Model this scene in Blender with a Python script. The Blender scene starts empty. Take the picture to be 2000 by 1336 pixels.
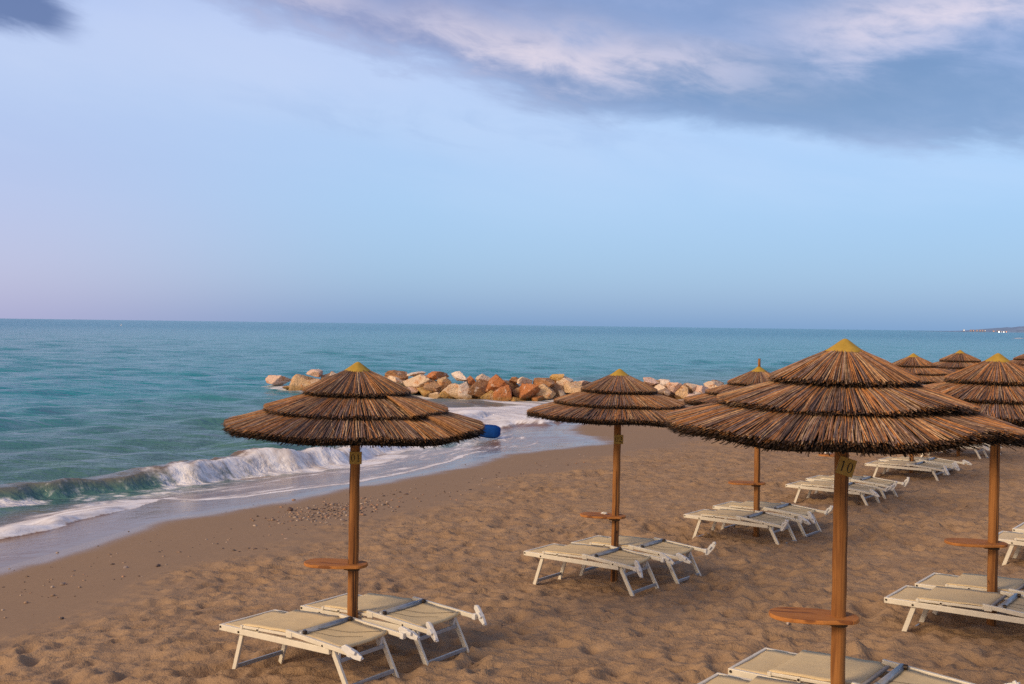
import bpy, math, random
import numpy as np
from mathutils import Vector, Matrix

PI = math.pi
R = math.radians
scn = bpy.context.scene
col = scn.collection
rng = np.random.default_rng(7)
random.seed(7)

# ------------------------------------------------------------------ helpers
def mesh_np(name, V, F, smooth=False, attrs=None, mat=None):
    """V (n,3) array, F list of faces or (m,k) array"""
    me = bpy.data.meshes.new(name)
    V = np.asarray(V, dtype=np.float64)
    if isinstance(F, np.ndarray):
        m, k = F.shape
        me.vertices.add(len(V)); me.vertices.foreach_set('co', V.astype(np.float32).ravel())
        me.loops.add(m * k); me.loops.foreach_set('vertex_index', F.astype(np.int32).ravel())
        me.polygons.add(m)
        me.polygons.foreach_set('loop_start', (np.arange(m) * k).astype(np.int32))
        me.polygons.foreach_set('loop_total', np.full(m, k, dtype=np.int32))
    else:
        me.from_pydata([tuple(v) for v in V], [], [tuple(f) for f in F])
    if attrs:
        for an, (typ, arr) in attrs.items():
            a = me.attributes.new(an, typ, 'POINT')
            if typ == 'FLOAT_COLOR':
                a.data.foreach_set('color', np.asarray(arr, dtype=np.float32).ravel())
            else:
                a.data.foreach_set('value', np.asarray(arr, dtype=np.float32).ravel())
    me.update(calc_edges=True); me.validate()
    me.polygons.foreach_set('use_smooth', np.full(len(me.polygons), smooth))
    if mat: me.materials.append(mat)
    return me

def obj(name, me, parent=None, loc=(0, 0, 0), bevel=0):
    o = bpy.data.objects.new(name, me)
    col.objects.link(o)
    o.location = loc
    if parent: o.parent = parent
    if bevel:
        b = o.modifiers.new('bevel', 'BEVEL'); b.width = bevel; b.segments = 2; b.limit_method = 'ANGLE'
    return o

def empty(name, loc=(0, 0, 0), rz=0.0):
    o = bpy.data.objects.new(name, None); col.objects.link(o)
    o.empty_display_size = 0.1
    o.location = loc; o.rotation_euler = (0, 0, rz)
    return o

def tag(o, label=None, cat=None, group=None, kind=None):
    if label: o['label'] = label
    if cat: o['category'] = cat
    if group: o['group'] = group
    if kind: o['kind'] = kind
    return o

def copy_tree(o, parent=None):
    c = o.copy(); col.objects.link(c)
    if parent: c.parent = parent
    for ch in list(o.children): copy_tree(ch, c)
    return c

class MB:
    def __init__(s): s.v = []; s.f = []
    def add(s, vs, fs):
        b = len(s.v); s.v += [tuple(v) for v in vs]; s.f += [tuple(i + b for i in f) for f in fs]
    def box(s, c, d, M=None):
        x, y, z = d[0] / 2, d[1] / 2, d[2] / 2
        vs = [Vector((sx * x, sy * y, sz * z)) for sz in (-1, 1) for sy in (-1, 1) for sx in (-1, 1)]
        if M is not None: vs = [M @ v for v in vs]
        vs = [v + Vector(c) for v in vs]
        s.add(vs, [(0, 2, 3, 1), (4, 5, 7, 6), (0, 1, 5, 4), (2, 6, 7, 3), (0, 4, 6, 2), (1, 3, 7, 5)])
    def bar(s, p0, p1, w, h, up=(0, 0, 1)):
        """rectangular bar, w sideways, h along up"""
        p0 = Vector(p0); p1 = Vector(p1); d = (p1 - p0).normalized()
        side = d.cross(Vector(up)).normalized(); u = side.cross(d).normalized()
        vs = []
        for p in (p0, p1):
            for a, b in ((-1, -1), (1, -1), (1, 1), (-1, 1)):
                vs.append(p + side * (a * w / 2) + u * (b * h / 2))
        s.add(vs, [(0, 1, 2, 3), (7, 6, 5, 4), (0, 4, 5, 1), (1, 5, 6, 2), (2, 6, 7, 3), (3, 7, 4, 0)])
    def tube(s, pts, r, n=10, cap=True):
        pts = [Vector(p) for p in pts]
        rs = r if isinstance(r, (list, tuple)) else [r] * len(pts)
        rings = []
        for i, p in enumerate(pts):
            d = (pts[min(i + 1, len(pts) - 1)] - pts[max(i - 1, 0)]).normalized()
            a = d.cross(Vector((0, 0, 1)))
            if a.length < .05: a = d.cross(Vector((1, 0, 0)))
            a.normalize(); b = a.cross(d).normalized()
            rings.append([p + a * (rs[i] * math.cos(2 * PI * k / n)) + b * (rs[i] * math.sin(2 * PI * k / n)) for k in range(n)])
        vs = [v for r_ in rings for v in r_]
        fs = []
        for i in range(len(pts) - 1):
            for k in range(n):
                fs.append((i * n + k, i * n + (k + 1) % n, (i + 1) * n + (k + 1) % n, (i + 1) * n + k))
        if cap:
            fs.append(tuple(range(n))); fs.append(tuple(reversed(range((len(pts) - 1) * n, len(pts) * n))))
        s.add(vs, fs)
    def prism(s, poly, z0, z1):
        n = len(poly)
        vs = [(x, y, z0) for x, y in poly] + [(x, y, z1) for x, y in poly]
        fs = [tuple(reversed(range(n))), tuple(range(n, 2 * n))]
        for i in range(n):
            j = (i + 1) % n
            fs.append((i, j, n + j, n + i))
        s.add(vs, fs)
    def mesh(s, name, mat, smooth=False):
        me = mesh_np(name, s.v, s.f, smooth, mat=mat)
        import bmesh
        bm = bmesh.new(); bm.from_mesh(me); bmesh.ops.recalc_face_normals(bm, faces=bm.faces); bm.to_mesh(me); bm.free()
        return me

# ------------------------------------------------------------------ numpy noise
def _h(ix, iy, seed):
    h = (ix.astype(np.int64) * 374761393 + iy.astype(np.int64) * 668265263 + seed * 982451653) & 0xffffffff
    h = ((h ^ (h >> 13)) * 1274126177) & 0xffffffff
    h = (h ^ (h >> 16)) & 0xffffffff
    return h / 4294967295.0
def vnoise(x, y, seed=0):
    ix = np.floor(x); iy = np.floor(y); fx = x - ix; fy = y - iy
    ux = fx * fx * fx * (fx * (fx * 6 - 15) + 10); uy = fy * fy * fy * (fy * (fy * 6 - 15) + 10)
    a = _h(ix, iy, seed); b = _h(ix + 1, iy, seed); c = _h(ix, iy + 1, seed); d = _h(ix + 1, iy + 1, seed)
    return (a * (1 - ux) + b * ux) * (1 - uy) + (c * (1 - ux) + d * ux) * uy
def fbm(x, y, seed=0, o=4, g=.5):
    t = 0; a = 1; s = 0
    for i in range(o):
        t = t + a * vnoise(x * 2 ** i + 17.3 * i, y * 2 ** i - 9.1 * i, seed + i); s += a; a *= g
    return t / s
def sstep(a, b, x):
    t = np.clip((x - a) / (b - a), 0, 1); return t * t * (3 - 2 * t)
def dimples(x, y, cell, seed, dens=.85):
    """footprint shaped hollows with a raised rim"""
    out = np.zeros_like(x)
    cx = np.floor(x / cell); cy = np.floor(y / cell)
    for di in (-1, 0, 1):
        for dj in (-1, 0, 1):
            gx = cx + di; gy = cy + dj
            px = (gx + .1 + .8 * _h(gx, gy, seed)) * cell; py = (gy + .1 + .8 * _h(gx, gy, seed + 1)) * cell
            an = _h(gx, gy, seed + 2) * 6.283; sz = cell * (.28 + .3 * _h(gx, gy, seed + 3))
            on = (_h(gx, gy, seed + 4) < dens) * (.5 + _h(gx, gy, seed + 5))
            dx = x - px; dy = y - py
            a = (dx * np.cos(an) + dy * np.sin(an)) / sz; b = (-dx * np.sin(an) + dy * np.cos(an)) / (sz * .6)
            r2 = a * a + b * b
            out += on * (-np.exp(-r2 * 1.6) + .55 * np.exp(-((np.sqrt(r2) - 1.35) / .42) ** 2))
    return out

def poly_dist(x, y, P):
    """unsigned distance, sign (+ on the right hand side), arc length to polyline P"""
    best = np.full(x.shape, 1e18); sg = np.ones(x.shape); al = np.zeros(x.shape); s0 = 0
    for (ax, ay), (bx, by) in zip(P[:-1], P[1:]):
        ex, ey = bx - ax, by - ay; L2 = ex * ex + ey * ey; L = math.sqrt(L2)
        t = np.clip(((x - ax) * ex + (y - ay) * ey) / L2, 0, 1)
        dx = x - ax - t * ex; dy = y - ay - t * ey
        d = dx * dx + dy * dy
        m = d < best - 1e-9
        best = np.where(m, d, best)
        cr = (dx * ey - dy * ex)
        sg = np.where(m, np.where(cr >= 0, 1., -1.), sg); al = np.where(m, s0 + t * L, al)
        s0 += L
    return np.sqrt(best), sg, al

# ------------------------------------------------------------------ terrain of the beach
SHORE = [(-400, -900), (-60, -120), (-14, -10), (-9.6, 5), (-8.0, 10), (-6.89, 13.92), (-6.5, 15.2), (-5.85, 17.7), (-4.35, 19.6), (-3.19, 21.69),
         (-1.2, 24.6), (-.2, 27.4), (1.4, 29.0), (2.5, 30.0), (2.85, 30.7), (2.6, 31.7), (1.9, 33.2), (2.2, 35.5), (4.5, 41), (8.5, 48), (11.5, 51), (16, 56), (30, 70),
         (80, 108), (300, 210), (1400, 700), (4000, 2200), (20000, 12000)]
GROUND = [(-1.25, 8.2, .10), (1.15, 11.3, -.05), (3.35, 14.0, -.06), (5.41, 16.8, 0), (7.58, 19.5, .01), (9.72, 22.4, .03), (11.9, 25.3, 0), (14.1, 28.2, 0),
          (1.89, 5.9, .40), (4.08, 8.7, .25), (6.3, 11.5, .20), (8.6, 14.3, .2), (11, 17, .22), (0, 0, .75), (6, 2, .8), (12, 8, .6), (-4, 2, .35), (20, 22, .4), (25, 40, .2)]
def _shore_pts():
    P = np.array([p for p in SHORE if -16 < p[0] < 31 and -11 < p[1] < 71], float)
    return np.c_[P, np.full(len(P), -.70)]
_C = np.r_[np.array(GROUND, float), _shore_pts()]
def _U(r2): return .5 * r2 * np.log(r2 + 1e-9)
_n = len(_C)
_K = _U(((_C[:, None, :2] - _C[None, :, :2]) ** 2).sum(-1)) + 2.0 * np.eye(_n)
_A = np.zeros((_n + 3, _n + 3)); _A[:_n, :_n] = _K; _A[:_n, _n] = 1; _A[:_n, _n + 1:] = _C[:, :2]
_A[_n:, :_n] = _A[:_n, _n:].T
_W = np.linalg.solve(_A, np.r_[_C[:, 2], 0, 0, 0])
def tps(x, y):
    z = _W[_n] + _W[_n + 1] * x + _W[_n + 2] * y
    for i in range(_n):
        z = z + _W[i] * _U((x - _C[i, 0]) ** 2 + (y - _C[i, 1]) ** 2)
    return z
PADS = [p for p in GROUND[:11]]
def shore_d(x, y):
    d, s, _ = poly_dist(x, y, SHORE); return d * s
def base_z(x, y, d=None):
    x = np.asarray(x, float); y = np.asarray(y, float)
    if d is None: d = shore_d(x, y)
    far = sstep(28, 60, np.hypot(x, y - 10))
    xl = np.clip(x, -60, 80); yl = np.clip(y, -60, 90)
    zl = np.clip(tps(xl, yl), -.70 + .025 * d, np.minimum(-.70 + .16 * d, .95))
    zl = zl * (1 - far) + np.minimum(-.7 + .07 * d, .4) * far
    zs = np.maximum(-.70 + .07 * d, -3.0 + 0 * d)
    return np.where(d > 0, zl, zs)
def gz(x, y): return float(base_z(np.array([x]), np.array([y]))[0])

def fan(rad, ang, cx=0, cy=0):
    Rr, T = np.meshgrid(rad, ang, indexing='ij')
    return cx + Rr * np.sin(T), cy + Rr * np.cos(T)
def grid_faces(n, m, wrap=False):
    i = np.arange(n - 1)[:, None]; j = np.arange(m if wrap else m - 1)[None, :]
    a = i * m + j; b = i * m + (j + 1) % m
    return np.stack([a, b, b + m, a + m], -1).reshape(-1, 4)

# ------------------------------------------------------------------ materials
class NT:
    """thin wrapper for building node trees"""
    def __init__(s, tree): s.t = tree; s.n = tree.nodes; s.l = tree.links
    def node(s, typ, **kw):
        nd = s.n.new(typ)
        for k, v in kw.items():
            if k.startswith('i_'):
                nm = k[2:].replace('_', ' ')
                key = int(nm) if nm.isdigit() else nm
                if isinstance(v, bpy.types.NodeSocket): s.l.new(v, nd.inputs[key])
                else: nd.inputs[key].default_value = v
            else: setattr(nd, k, v)
        return nd
    def put(s, v, sock):
        if isinstance(v, bpy.types.NodeSocket): s.l.new(v, sock)
        else: sock.default_value = v
    def m(s, op, a, b=0.0, c=0.0, clamp=False):
        nd = s.n.new('ShaderNodeMath'); nd.operation = op; nd.use_clamp = clamp
        s.put(a, nd.inputs[0]); s.put(b, nd.inputs[1]); s.put(c, nd.inputs[2])
        return nd.outputs[0]
    def ss(s, a, b, x):
        nd = s.n.new('ShaderNodeMapRange'); nd.interpolation_type = 'SMOOTHSTEP'
        s.put(x, nd.inputs[0]); s.put(a, nd.inputs[1]); s.put(b, nd.inputs[2])
        return nd.outputs[0]
    def mix(s, f, a, b, blend='MIX'):
        nd = s.n.new('ShaderNodeMix'); nd.data_type = 'RGBA'; nd.blend_type = blend
        s.put(f, nd.inputs[0])
        for v, k in ((a, 6), (b, 7)):
            if isinstance(v, bpy.types.NodeSocket): s.l.new(v, nd.inputs[k])
            else: nd.inputs[k].default_value = (*v, 1) if len(v) == 3 else v
        return nd.outputs[2]
    def noise(s, vec, scale, detail=4, rough=.55, dist=0.0):
        nd = s.n.new('ShaderNodeTexNoise'); s.put(vec, nd.inputs['Vector'])
        nd.inputs['Scale'].default_value = scale; nd.inputs['Detail'].default_value = detail
        nd.inputs['Roughness'].default_value = rough; nd.inputs['Distortion'].default_value = dist
        return nd.outputs[0]
    def mapping(s, vec, scale=(1, 1, 1), rot=(0, 0, 0), loc=(0, 0, 0)):
        nd = s.n.new('ShaderNodeMapping'); s.put(vec, nd.inputs[0])
        nd.inputs['Scale'].default_value = scale; nd.inputs['Rotation'].default_value = rot; nd.inputs['Location'].default_value = loc
        return nd.outputs[0]
    def bump(s, h, strength=.3, dist=.02, normal=None):
        nd = s.n.new('ShaderNodeBump'); s.put(h, nd.inputs['Height'])
        s.put(strength, nd.inputs['Strength']); nd.inputs['Distance'].default_value = dist
        if normal is not None: s.l.new(normal, nd.inputs['Normal'])
        return nd.outputs[0]
    def attr(s, name):
        nd = s.n.new('ShaderNodeAttribute'); nd.attribute_name = name; return nd
    def ramp(s, f, stops):
        nd = s.n.new('ShaderNodeValToRGB'); s.put(f, nd.inputs[0])
        e = nd.color_ramp.elements
        while len(e) > 1: e.remove(e[-1])
        e[0].position = stops[0][0]; e[0].color = (*stops[0][1], 1)
        for p, c in stops[1:]:
            k = e.new(p); k.color = (*c, 1)
        return nd.outputs[0]

def new_mat(name):
    m = bpy.data.materials.new(name); m.use_nodes = True
    nt = NT(m.node_tree); nt.n.clear()
    out = nt.n.new('ShaderNodeOutputMaterial'); b = nt.n.new('ShaderNodeBsdfPrincipled')
    nt.l.new(b.outputs[0], out.inputs[0])
    return m, nt, b
def coord(nt, k='Object'): return nt.n.new('ShaderNodeTexCoord').outputs[k]
def srgb(r, g, b):
    f = lambda c: (c / 255 / 12.92) if c / 255 <= .04045 else ((c / 255 + .055) / 1.055) ** 2.4
    return (f(r), f(g), f(b))

M = {}
# sand
def mk_sand():
    m, nt, b = new_mat('sand'); P = coord(nt, 'Object')
    wet = nt.attr('wet').outputs['Fac']; film = nt.attr('film').outputs['Fac']; hol = nt.attr('hollow_shade').outputs['Fac']
    n1 = nt.noise(P, 1.1, 5); n2 = nt.noise(P, 9, 4, .6); n3 = nt.noise(P, 70, 3, .7)
    dry = nt.mix(nt.ss(.3, .7, n1), SAND_A, SAND_B)
    dry = nt.mix(nt.m('MULTIPLY', nt.ss(.45, .75, n2), .45), dry, SAND_C)
    dry = nt.mix(nt.m('MULTIPLY', hol, .6), dry, (.17, .104, .062))  # shade inside the footprints painted into the sand colour
    grit = nt.ss(.62, .70, n3)
    dry = nt.mix(nt.m('MULTIPLY', grit, .32), dry, (.12, .07, .045))
    wetc = nt.mix(n2, (.262, .178, .112), (.31, .212, .136))
    c = nt.mix(wet, dry, wetc)
    nt.l.new(c, b.inputs['Base Color'])
    rg = nt.m('SUBTRACT', .95, nt.m('MULTIPLY', film, .72))
    nt.l.new(rg, b.inputs['Roughness'])
    nt.put(nt.m('ADD', .12, nt.m('MULTIPLY', film, .4)), b.inputs['Specular IOR Level'])
    hb = nt.m('ADD', nt.m('MULTIPLY', nt.noise(P, 14, 5, .62), 1.0), nt.m('MULTIPLY', n3, .25))
    st = nt.m('MULTIPLY', nt.m('SUBTRACT', 1.0, nt.m('MULTIPLY', wet, .86)), .75)
    nt.l.new(nt.bump(hb, st, .05), b.inputs['Normal'])
    return m
SAND_A = (.375, .250, .150); SAND_B = (.315, .205, .122); SAND_C = (.435, .30, .188)

def mk_sea():
    m, nt, b = new_mat('sea_water'); P = coord(nt, 'Object')
    foam = nt.attr('foam').outputs['Fac']; sh = nt.attr('shallow').outputs['Fac']; gr = nt.attr('near').outputs['Fac']; far = nt.attr('far').outputs['Fac']
    st = nt.attr('streak').outputs['Vector']     # along-shore / across-shore coordinates
    deep = nt.mix(gr, (.022, .240, .300), (.072, .172, .160))
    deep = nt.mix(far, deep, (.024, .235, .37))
    c = nt.mix(sh, deep, (.225, .135, .085))
    ns = nt.noise(nt.mapping(st, (.55, 2.6, 1)), 1.0, 5, .6, .6)
    ns2 = nt.noise(nt.mapping(st, (3.0, 7.0, 1)), 1.0, 5, .65, .4)
    silk = nt.attr('silk').outputs['Fac']
    ks = nt.noise(nt.mapping(st, (2.6, .9, 1), (0, 0, R(22))), 1.0, 5, .6, .5)
    dm = nt.m('SUBTRACT', ks, ns); ns = nt.m('ADD', ns, nt.m('MULTIPLY', dm, silk))
    nn = nt.m('ADD', nt.m('MULTIPLY', ns, .62), nt.m('MULTIPLY', ns2, .38))
    thr = nt.m('SUBTRACT', .80, nt.m('MULTIPLY', foam, .62))
    ff = nt.ss(nt.m('SUBTRACT', thr, .10), nt.m('ADD', thr, .13), nn)
    ff = nt.m('MULTIPLY', ff, nt.ss(.0, .12, foam))
    fcol = nt.mix(nt.ss(.30, .62, nn), (.46, .40, .37), (.84, .83, .84))
    c = nt.mix(ff, c, fcol)
    nt.l.new(c, b.inputs['Base Color'])
    r0 = nt.m('ADD', .13, nt.m('MULTIPLY', far, .12))
    r0 = nt.m('SUBTRACT', r0, nt.m('MULTIPLY', sh, .02))
    nt.put(nt.m('ADD', r0, nt.m('MULTIPLY', ff, .65)), b.inputs['Roughness'])
    nt.put(nt.m('SUBTRACT', .32, nt.m('MULTIPLY', ff, .2)), b.inputs['Specular IOR Level'])
    b.inputs['IOR'].default_value = 1.33
    # ripples: fine ones close by, long ones out at sea
    w1 = nt.noise(nt.mapping(P, (1.0, 2.2, 1), (0, 0, R(-14))), 1.7, 4, .6, .3)
    w2 = nt.noise(nt.mapping(P, (.35, 1.1, 1), (0, 0, R(8))), .55, 4, .6, .4)
    w3 = nt.noise(nt.mapping(P, (.25, 1.0, 1), (0, 0, R(-4))), .12, 4, .65, .3)
    h = nt.m('ADD', nt.m('MULTIPLY', w1, .24), nt.m('ADD', nt.m('MULTIPLY', w2, .85), nt.m('MULTIPLY', w3, 2.0)))
    amp = nt.m('SUBTRACT', 1.0, nt.m('MULTIPLY', sh, .93))
    b1 = nt.bump(h, nt.m('MULTIPLY', amp, .72), 1.0)
    b2 = nt.bump(nn, nt.m('MULTIPLY', nt.ss(.02, .4, foam), .4), .12, b1)
    nt.l.new(b2, b.inputs['Normal'])
    return m

def mk_thatch():
    m, nt, b = new_mat('reed_thatch'); P = coord(nt, 'Object')
    a = nt.attr('tint').outputs['Color']
    n = nt.noise(P, 38, 3, .7)
    c = nt.mix(nt.ss(.35, .75, n), nt.mix(1.0, a, (.55, .5, .48), 'MULTIPLY'), a)
    nt.l.new(c, b.inputs['Base Color']); b.inputs['Roughness'].default_value = .62
    b.inputs['Specular IOR Level'].default_value = .35
    return m
def mk_wood(name, c0, c1, dark, scale=(30, 30, 1.2), rough=.7):
    m, nt, b = new_mat(name); P = coord(nt, 'Object')
    oi = nt.n.new('ShaderNodeObjectInfo').outputs['Random']
    cb = nt.n.new('ShaderNodeCombineXYZ'); nt.put(nt.m('MULTIPLY', oi, 13.0), cb.inputs[2])
    va = nt.n.new('ShaderNodeVectorMath'); nt.put(P, va.inputs[0]); nt.put(cb.outputs[0], va.inputs[1]); P = va.outputs[0]
    g = nt.noise(nt.mapping(P, scale), 1.0, 5, .6, 1.2)
    l = nt.noise(nt.mapping(P, (4, 4, 2.0)), 1.0, 3, .6)
    c = nt.mix(nt.ss(.3, .7, g), c0, c1)
    c = nt.mix(nt.ss(.35, .8, l), c, c1)
    cr = nt.noise(nt.mapping(P, (scale[0] * 1.1, scale[1] * 1.1, scale[2] * .3)), 1.0, 2, .5, .4)
    c = nt.mix(nt.ss(.585, .64, cr), c, dark)
    c = nt.mix(nt.ss(.72, .76, nt.noise(nt.mapping(P, (9, 9, 5)), 1.0, 1)), c, dark)
    nt.l.new(c, b.inputs['Base Color']); b.inputs['Roughness'].default_value = rough; b.inputs['Specular IOR Level'].default_value = .3
    nt.l.new(nt.bump(g, .35, .006), b.inputs['Normal'])
    return m
def mk_simple(name, c, rough=.5, metal=0.0, var=.12, scale=25, bump=.0, spec=.4):
    m, nt, b = new_mat(name); P = coord(nt, 'Object')
    n = nt.noise(P, scale, 4, .6)
    d = tuple(x * (1 - 2.2 * var) for x in c)
    nt.l.new(nt.mix(nt.ss(.3, .72, n), d, c), b.inputs['Base Color'])
    b.inputs['Roughness'].default_value = rough; b.inputs['Metallic'].default_value = metal
    b.inputs['Specular IOR Level'].default_value = spec
    if bump: nt.l.new(nt.bump(n, bump, .01), b.inputs['Normal'])
    return m
def mk_sling():
    m, nt, b = new_mat('sling_fabric'); P = coord(nt, 'Object')
    th = nt.noise(nt.mapping(P, (6, 160, 6)), 1.0, 3, .6)
    tw = nt.noise(nt.mapping(P, (160, 6, 6)), 1.0, 2, .6)
    st = nt.noise(P, 3.5, 4, .6)
    c = nt.mix(th, (.69, .53, .30), (.80, .645, .385))
    c = nt.mix(nt.m('MULTIPLY', tw, .35), c, (.56, .435, .255))
    c = nt.mix(nt.m('MULTIPLY', nt.ss(.5, .8, st), .4), c, (.50, .37, .215))
    nt.l.new(c, b.inputs['Base Color']); b.inputs['Roughness'].default_value = .85; b.inputs['Specular IOR Level'].default_value = .2
    nt.l.new(nt.bump(nt.m('ADD', th, nt.m('MULTIPLY', nt.noise(P, 9, 3), 1.5)), .25, .01), b.inputs['Normal'])
    return m
def mk_rock():
    m, nt, b = new_mat('limestone_boulder'); P = coord(nt, 'Object')
    oi = nt.n.new('ShaderNodeObjectInfo')
    base = oi.outputs['Color']
    off = nt.n.new('ShaderNodeVectorMath'); nt.put(P, off.inputs[0])
    cb = nt.n.new('ShaderNodeCombineXYZ'); nt.put(nt.m('MULTIPLY', oi.outputs['Random'], 50.0), cb.inputs[0]); nt.put(cb.outputs[0], off.inputs[1])
    P = off.outputs[0]
    n1 = nt.noise(P, 2.2, 6, .62, .5); n2 = nt.noise(P, 9, 5, .65); n3 = nt.noise(P, 4.0, 5, .7, .8)
    c = nt.mix(nt.m('MULTIPLY', nt.ss(.54, .68, n1), .8), base, (.56, .23, .075))
    c = nt.mix(nt.m('MULTIPLY', nt.ss(.54, .68, n3), .9), c, (.74, .58, .46))
    c = nt.mix(nt.m('MULTIPLY', nt.ss(.63, .74, n2), .7), c, (.16, .075, .035))
    gp = nt.n.new('ShaderNodeNewGeometry'); sz = nt.n.new('ShaderNodeSeparateXYZ'); nt.l.new(gp.outputs['Position'], sz.inputs[0])
    wl = nt.ss(-.64, -.84, nt.m('ADD', sz.outputs[2], nt.m('MULTIPLY', nt.m('SUBTRACT', n1, .5), .5)))
    c = nt.mix(nt.m('MULTIPLY', wl, .7), c, (.27, .16, .05))
    nt.l.new(c, b.inputs['Base Color']); b.inputs['Roughness'].default_value = .9; b.inputs['Specular IOR Level'].default_value = .2
    nt.l.new(nt.bump(nt.m('ADD', n1, nt.m('MULTIPLY', n2, .8)), .9, .16), b.inputs['Normal'])
    return m
def mk_objcol(name, rough=.7):
    m, nt, b = new_mat(name); P = coord(nt, 'Object')
    base = nt.n.new('ShaderNodeObjectInfo').outputs['Color']
    n = nt.noise(P, 40, 4, .6)
    nt.l.new(nt.mix(nt.m('MULTIPLY', nt.ss(.4, .7, n), .4), base, (.12, .08, .06)), b.inputs['Base Color'])
    b.inputs['Roughness'].default_value = rough
    return m
def mk_pebbles():
    m, nt, b = new_mat('pebble_stone'); a = nt.attr('tint').outputs['Color']
    n = nt.noise(coord(nt), 60, 3, .6)
    nt.l.new(nt.mix(nt.m('MULTIPLY', n, .35), a, (.1, .07, .05)), b.inputs['Base Color']); b.inputs['Roughness'].default_value = .6
    return m
def mk_emit(name, c, s):
    m, nt, b = new_mat(name)
    b.inputs['Base Color'].default_value = (*c, 1); b.inputs['Emission Color'].default_value = (*c, 1); b.inputs['Emission Strength'].default_value = s
    return m

M['sand'] = mk_sand(); M['sea'] = mk_sea(); M['thatch'] = mk_thatch()
M['pole'] = mk_wood('weathered_pole_wood', (.135, .047, .011), (.36, .152, .040), (.05, .02, .008))
M['board'] = mk_wood('table_board_wood', (.36, .135, .032), (.48, .195, .05), (.22, .08, .025), (3, 26, 26), .75)
M['cap'] = mk_simple('yellow_cap_fabric', (.45, .29, .05), .85, 0, .10, 30, .3, .15)
M['plate'] = mk_simple('ochre_plate', (.46, .29, .055), .5, 0, .08, 30)
M['ink'] = mk_simple('black_paint', (.008, .008, .008), .6, 0, .05)
M['block'] = mk_simple('dark_bracket_wood', (.10, .055, .022), .8, 0, .15)
M['paint'] = mk_simple('cream_painted_metal', (.74, .68, .555), .38, 0, .045, 14)
M['alu'] = mk_simple('grey_aluminium', (.40, .41, .42), .38, .35, .08, 18)
M['plastic'] = mk_simple('white_plastic', (.74, .72, .68), .45, 0, .06, 30)
M['bolt'] = mk_simple('dark_bolt', (.05, .035, .025), .5, .3)
M['sling'] = mk_sling()
M['hem'] = mk_simple('faded_hem_fabric', (.40, .37, .33), .85, 0, .12, 40)
M['rock'] = mk_rock(); M['stone'] = mk_objcol('beach_stone'); M['pebble'] = mk_pebbles()
M['blue'] = mk_simple('blue_float_skin', (.002, .052, .25), .75, 0, .14, 6, .3, .15)
M['paper'] = mk_simple('white_paper', (.78, .74, .68), .8, 0, .06)
M['hill'] = mk_simple('hazy_headland', (.20, .31, .49), .95, 0, .12, .05)  # distance haze painted into the bluish base colour
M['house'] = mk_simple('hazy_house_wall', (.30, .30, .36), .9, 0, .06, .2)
M['lamp_w'] = mk_emit('lit_window_white', (1, .93, .80), 4.0)
M['lamp_o'] = mk_emit('lit_window_orange', (1, .42, .22), 1.6)
M['buoyw'] = mk_simple('white_buoy_paint', (.8, .8, .8), .5)

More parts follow.
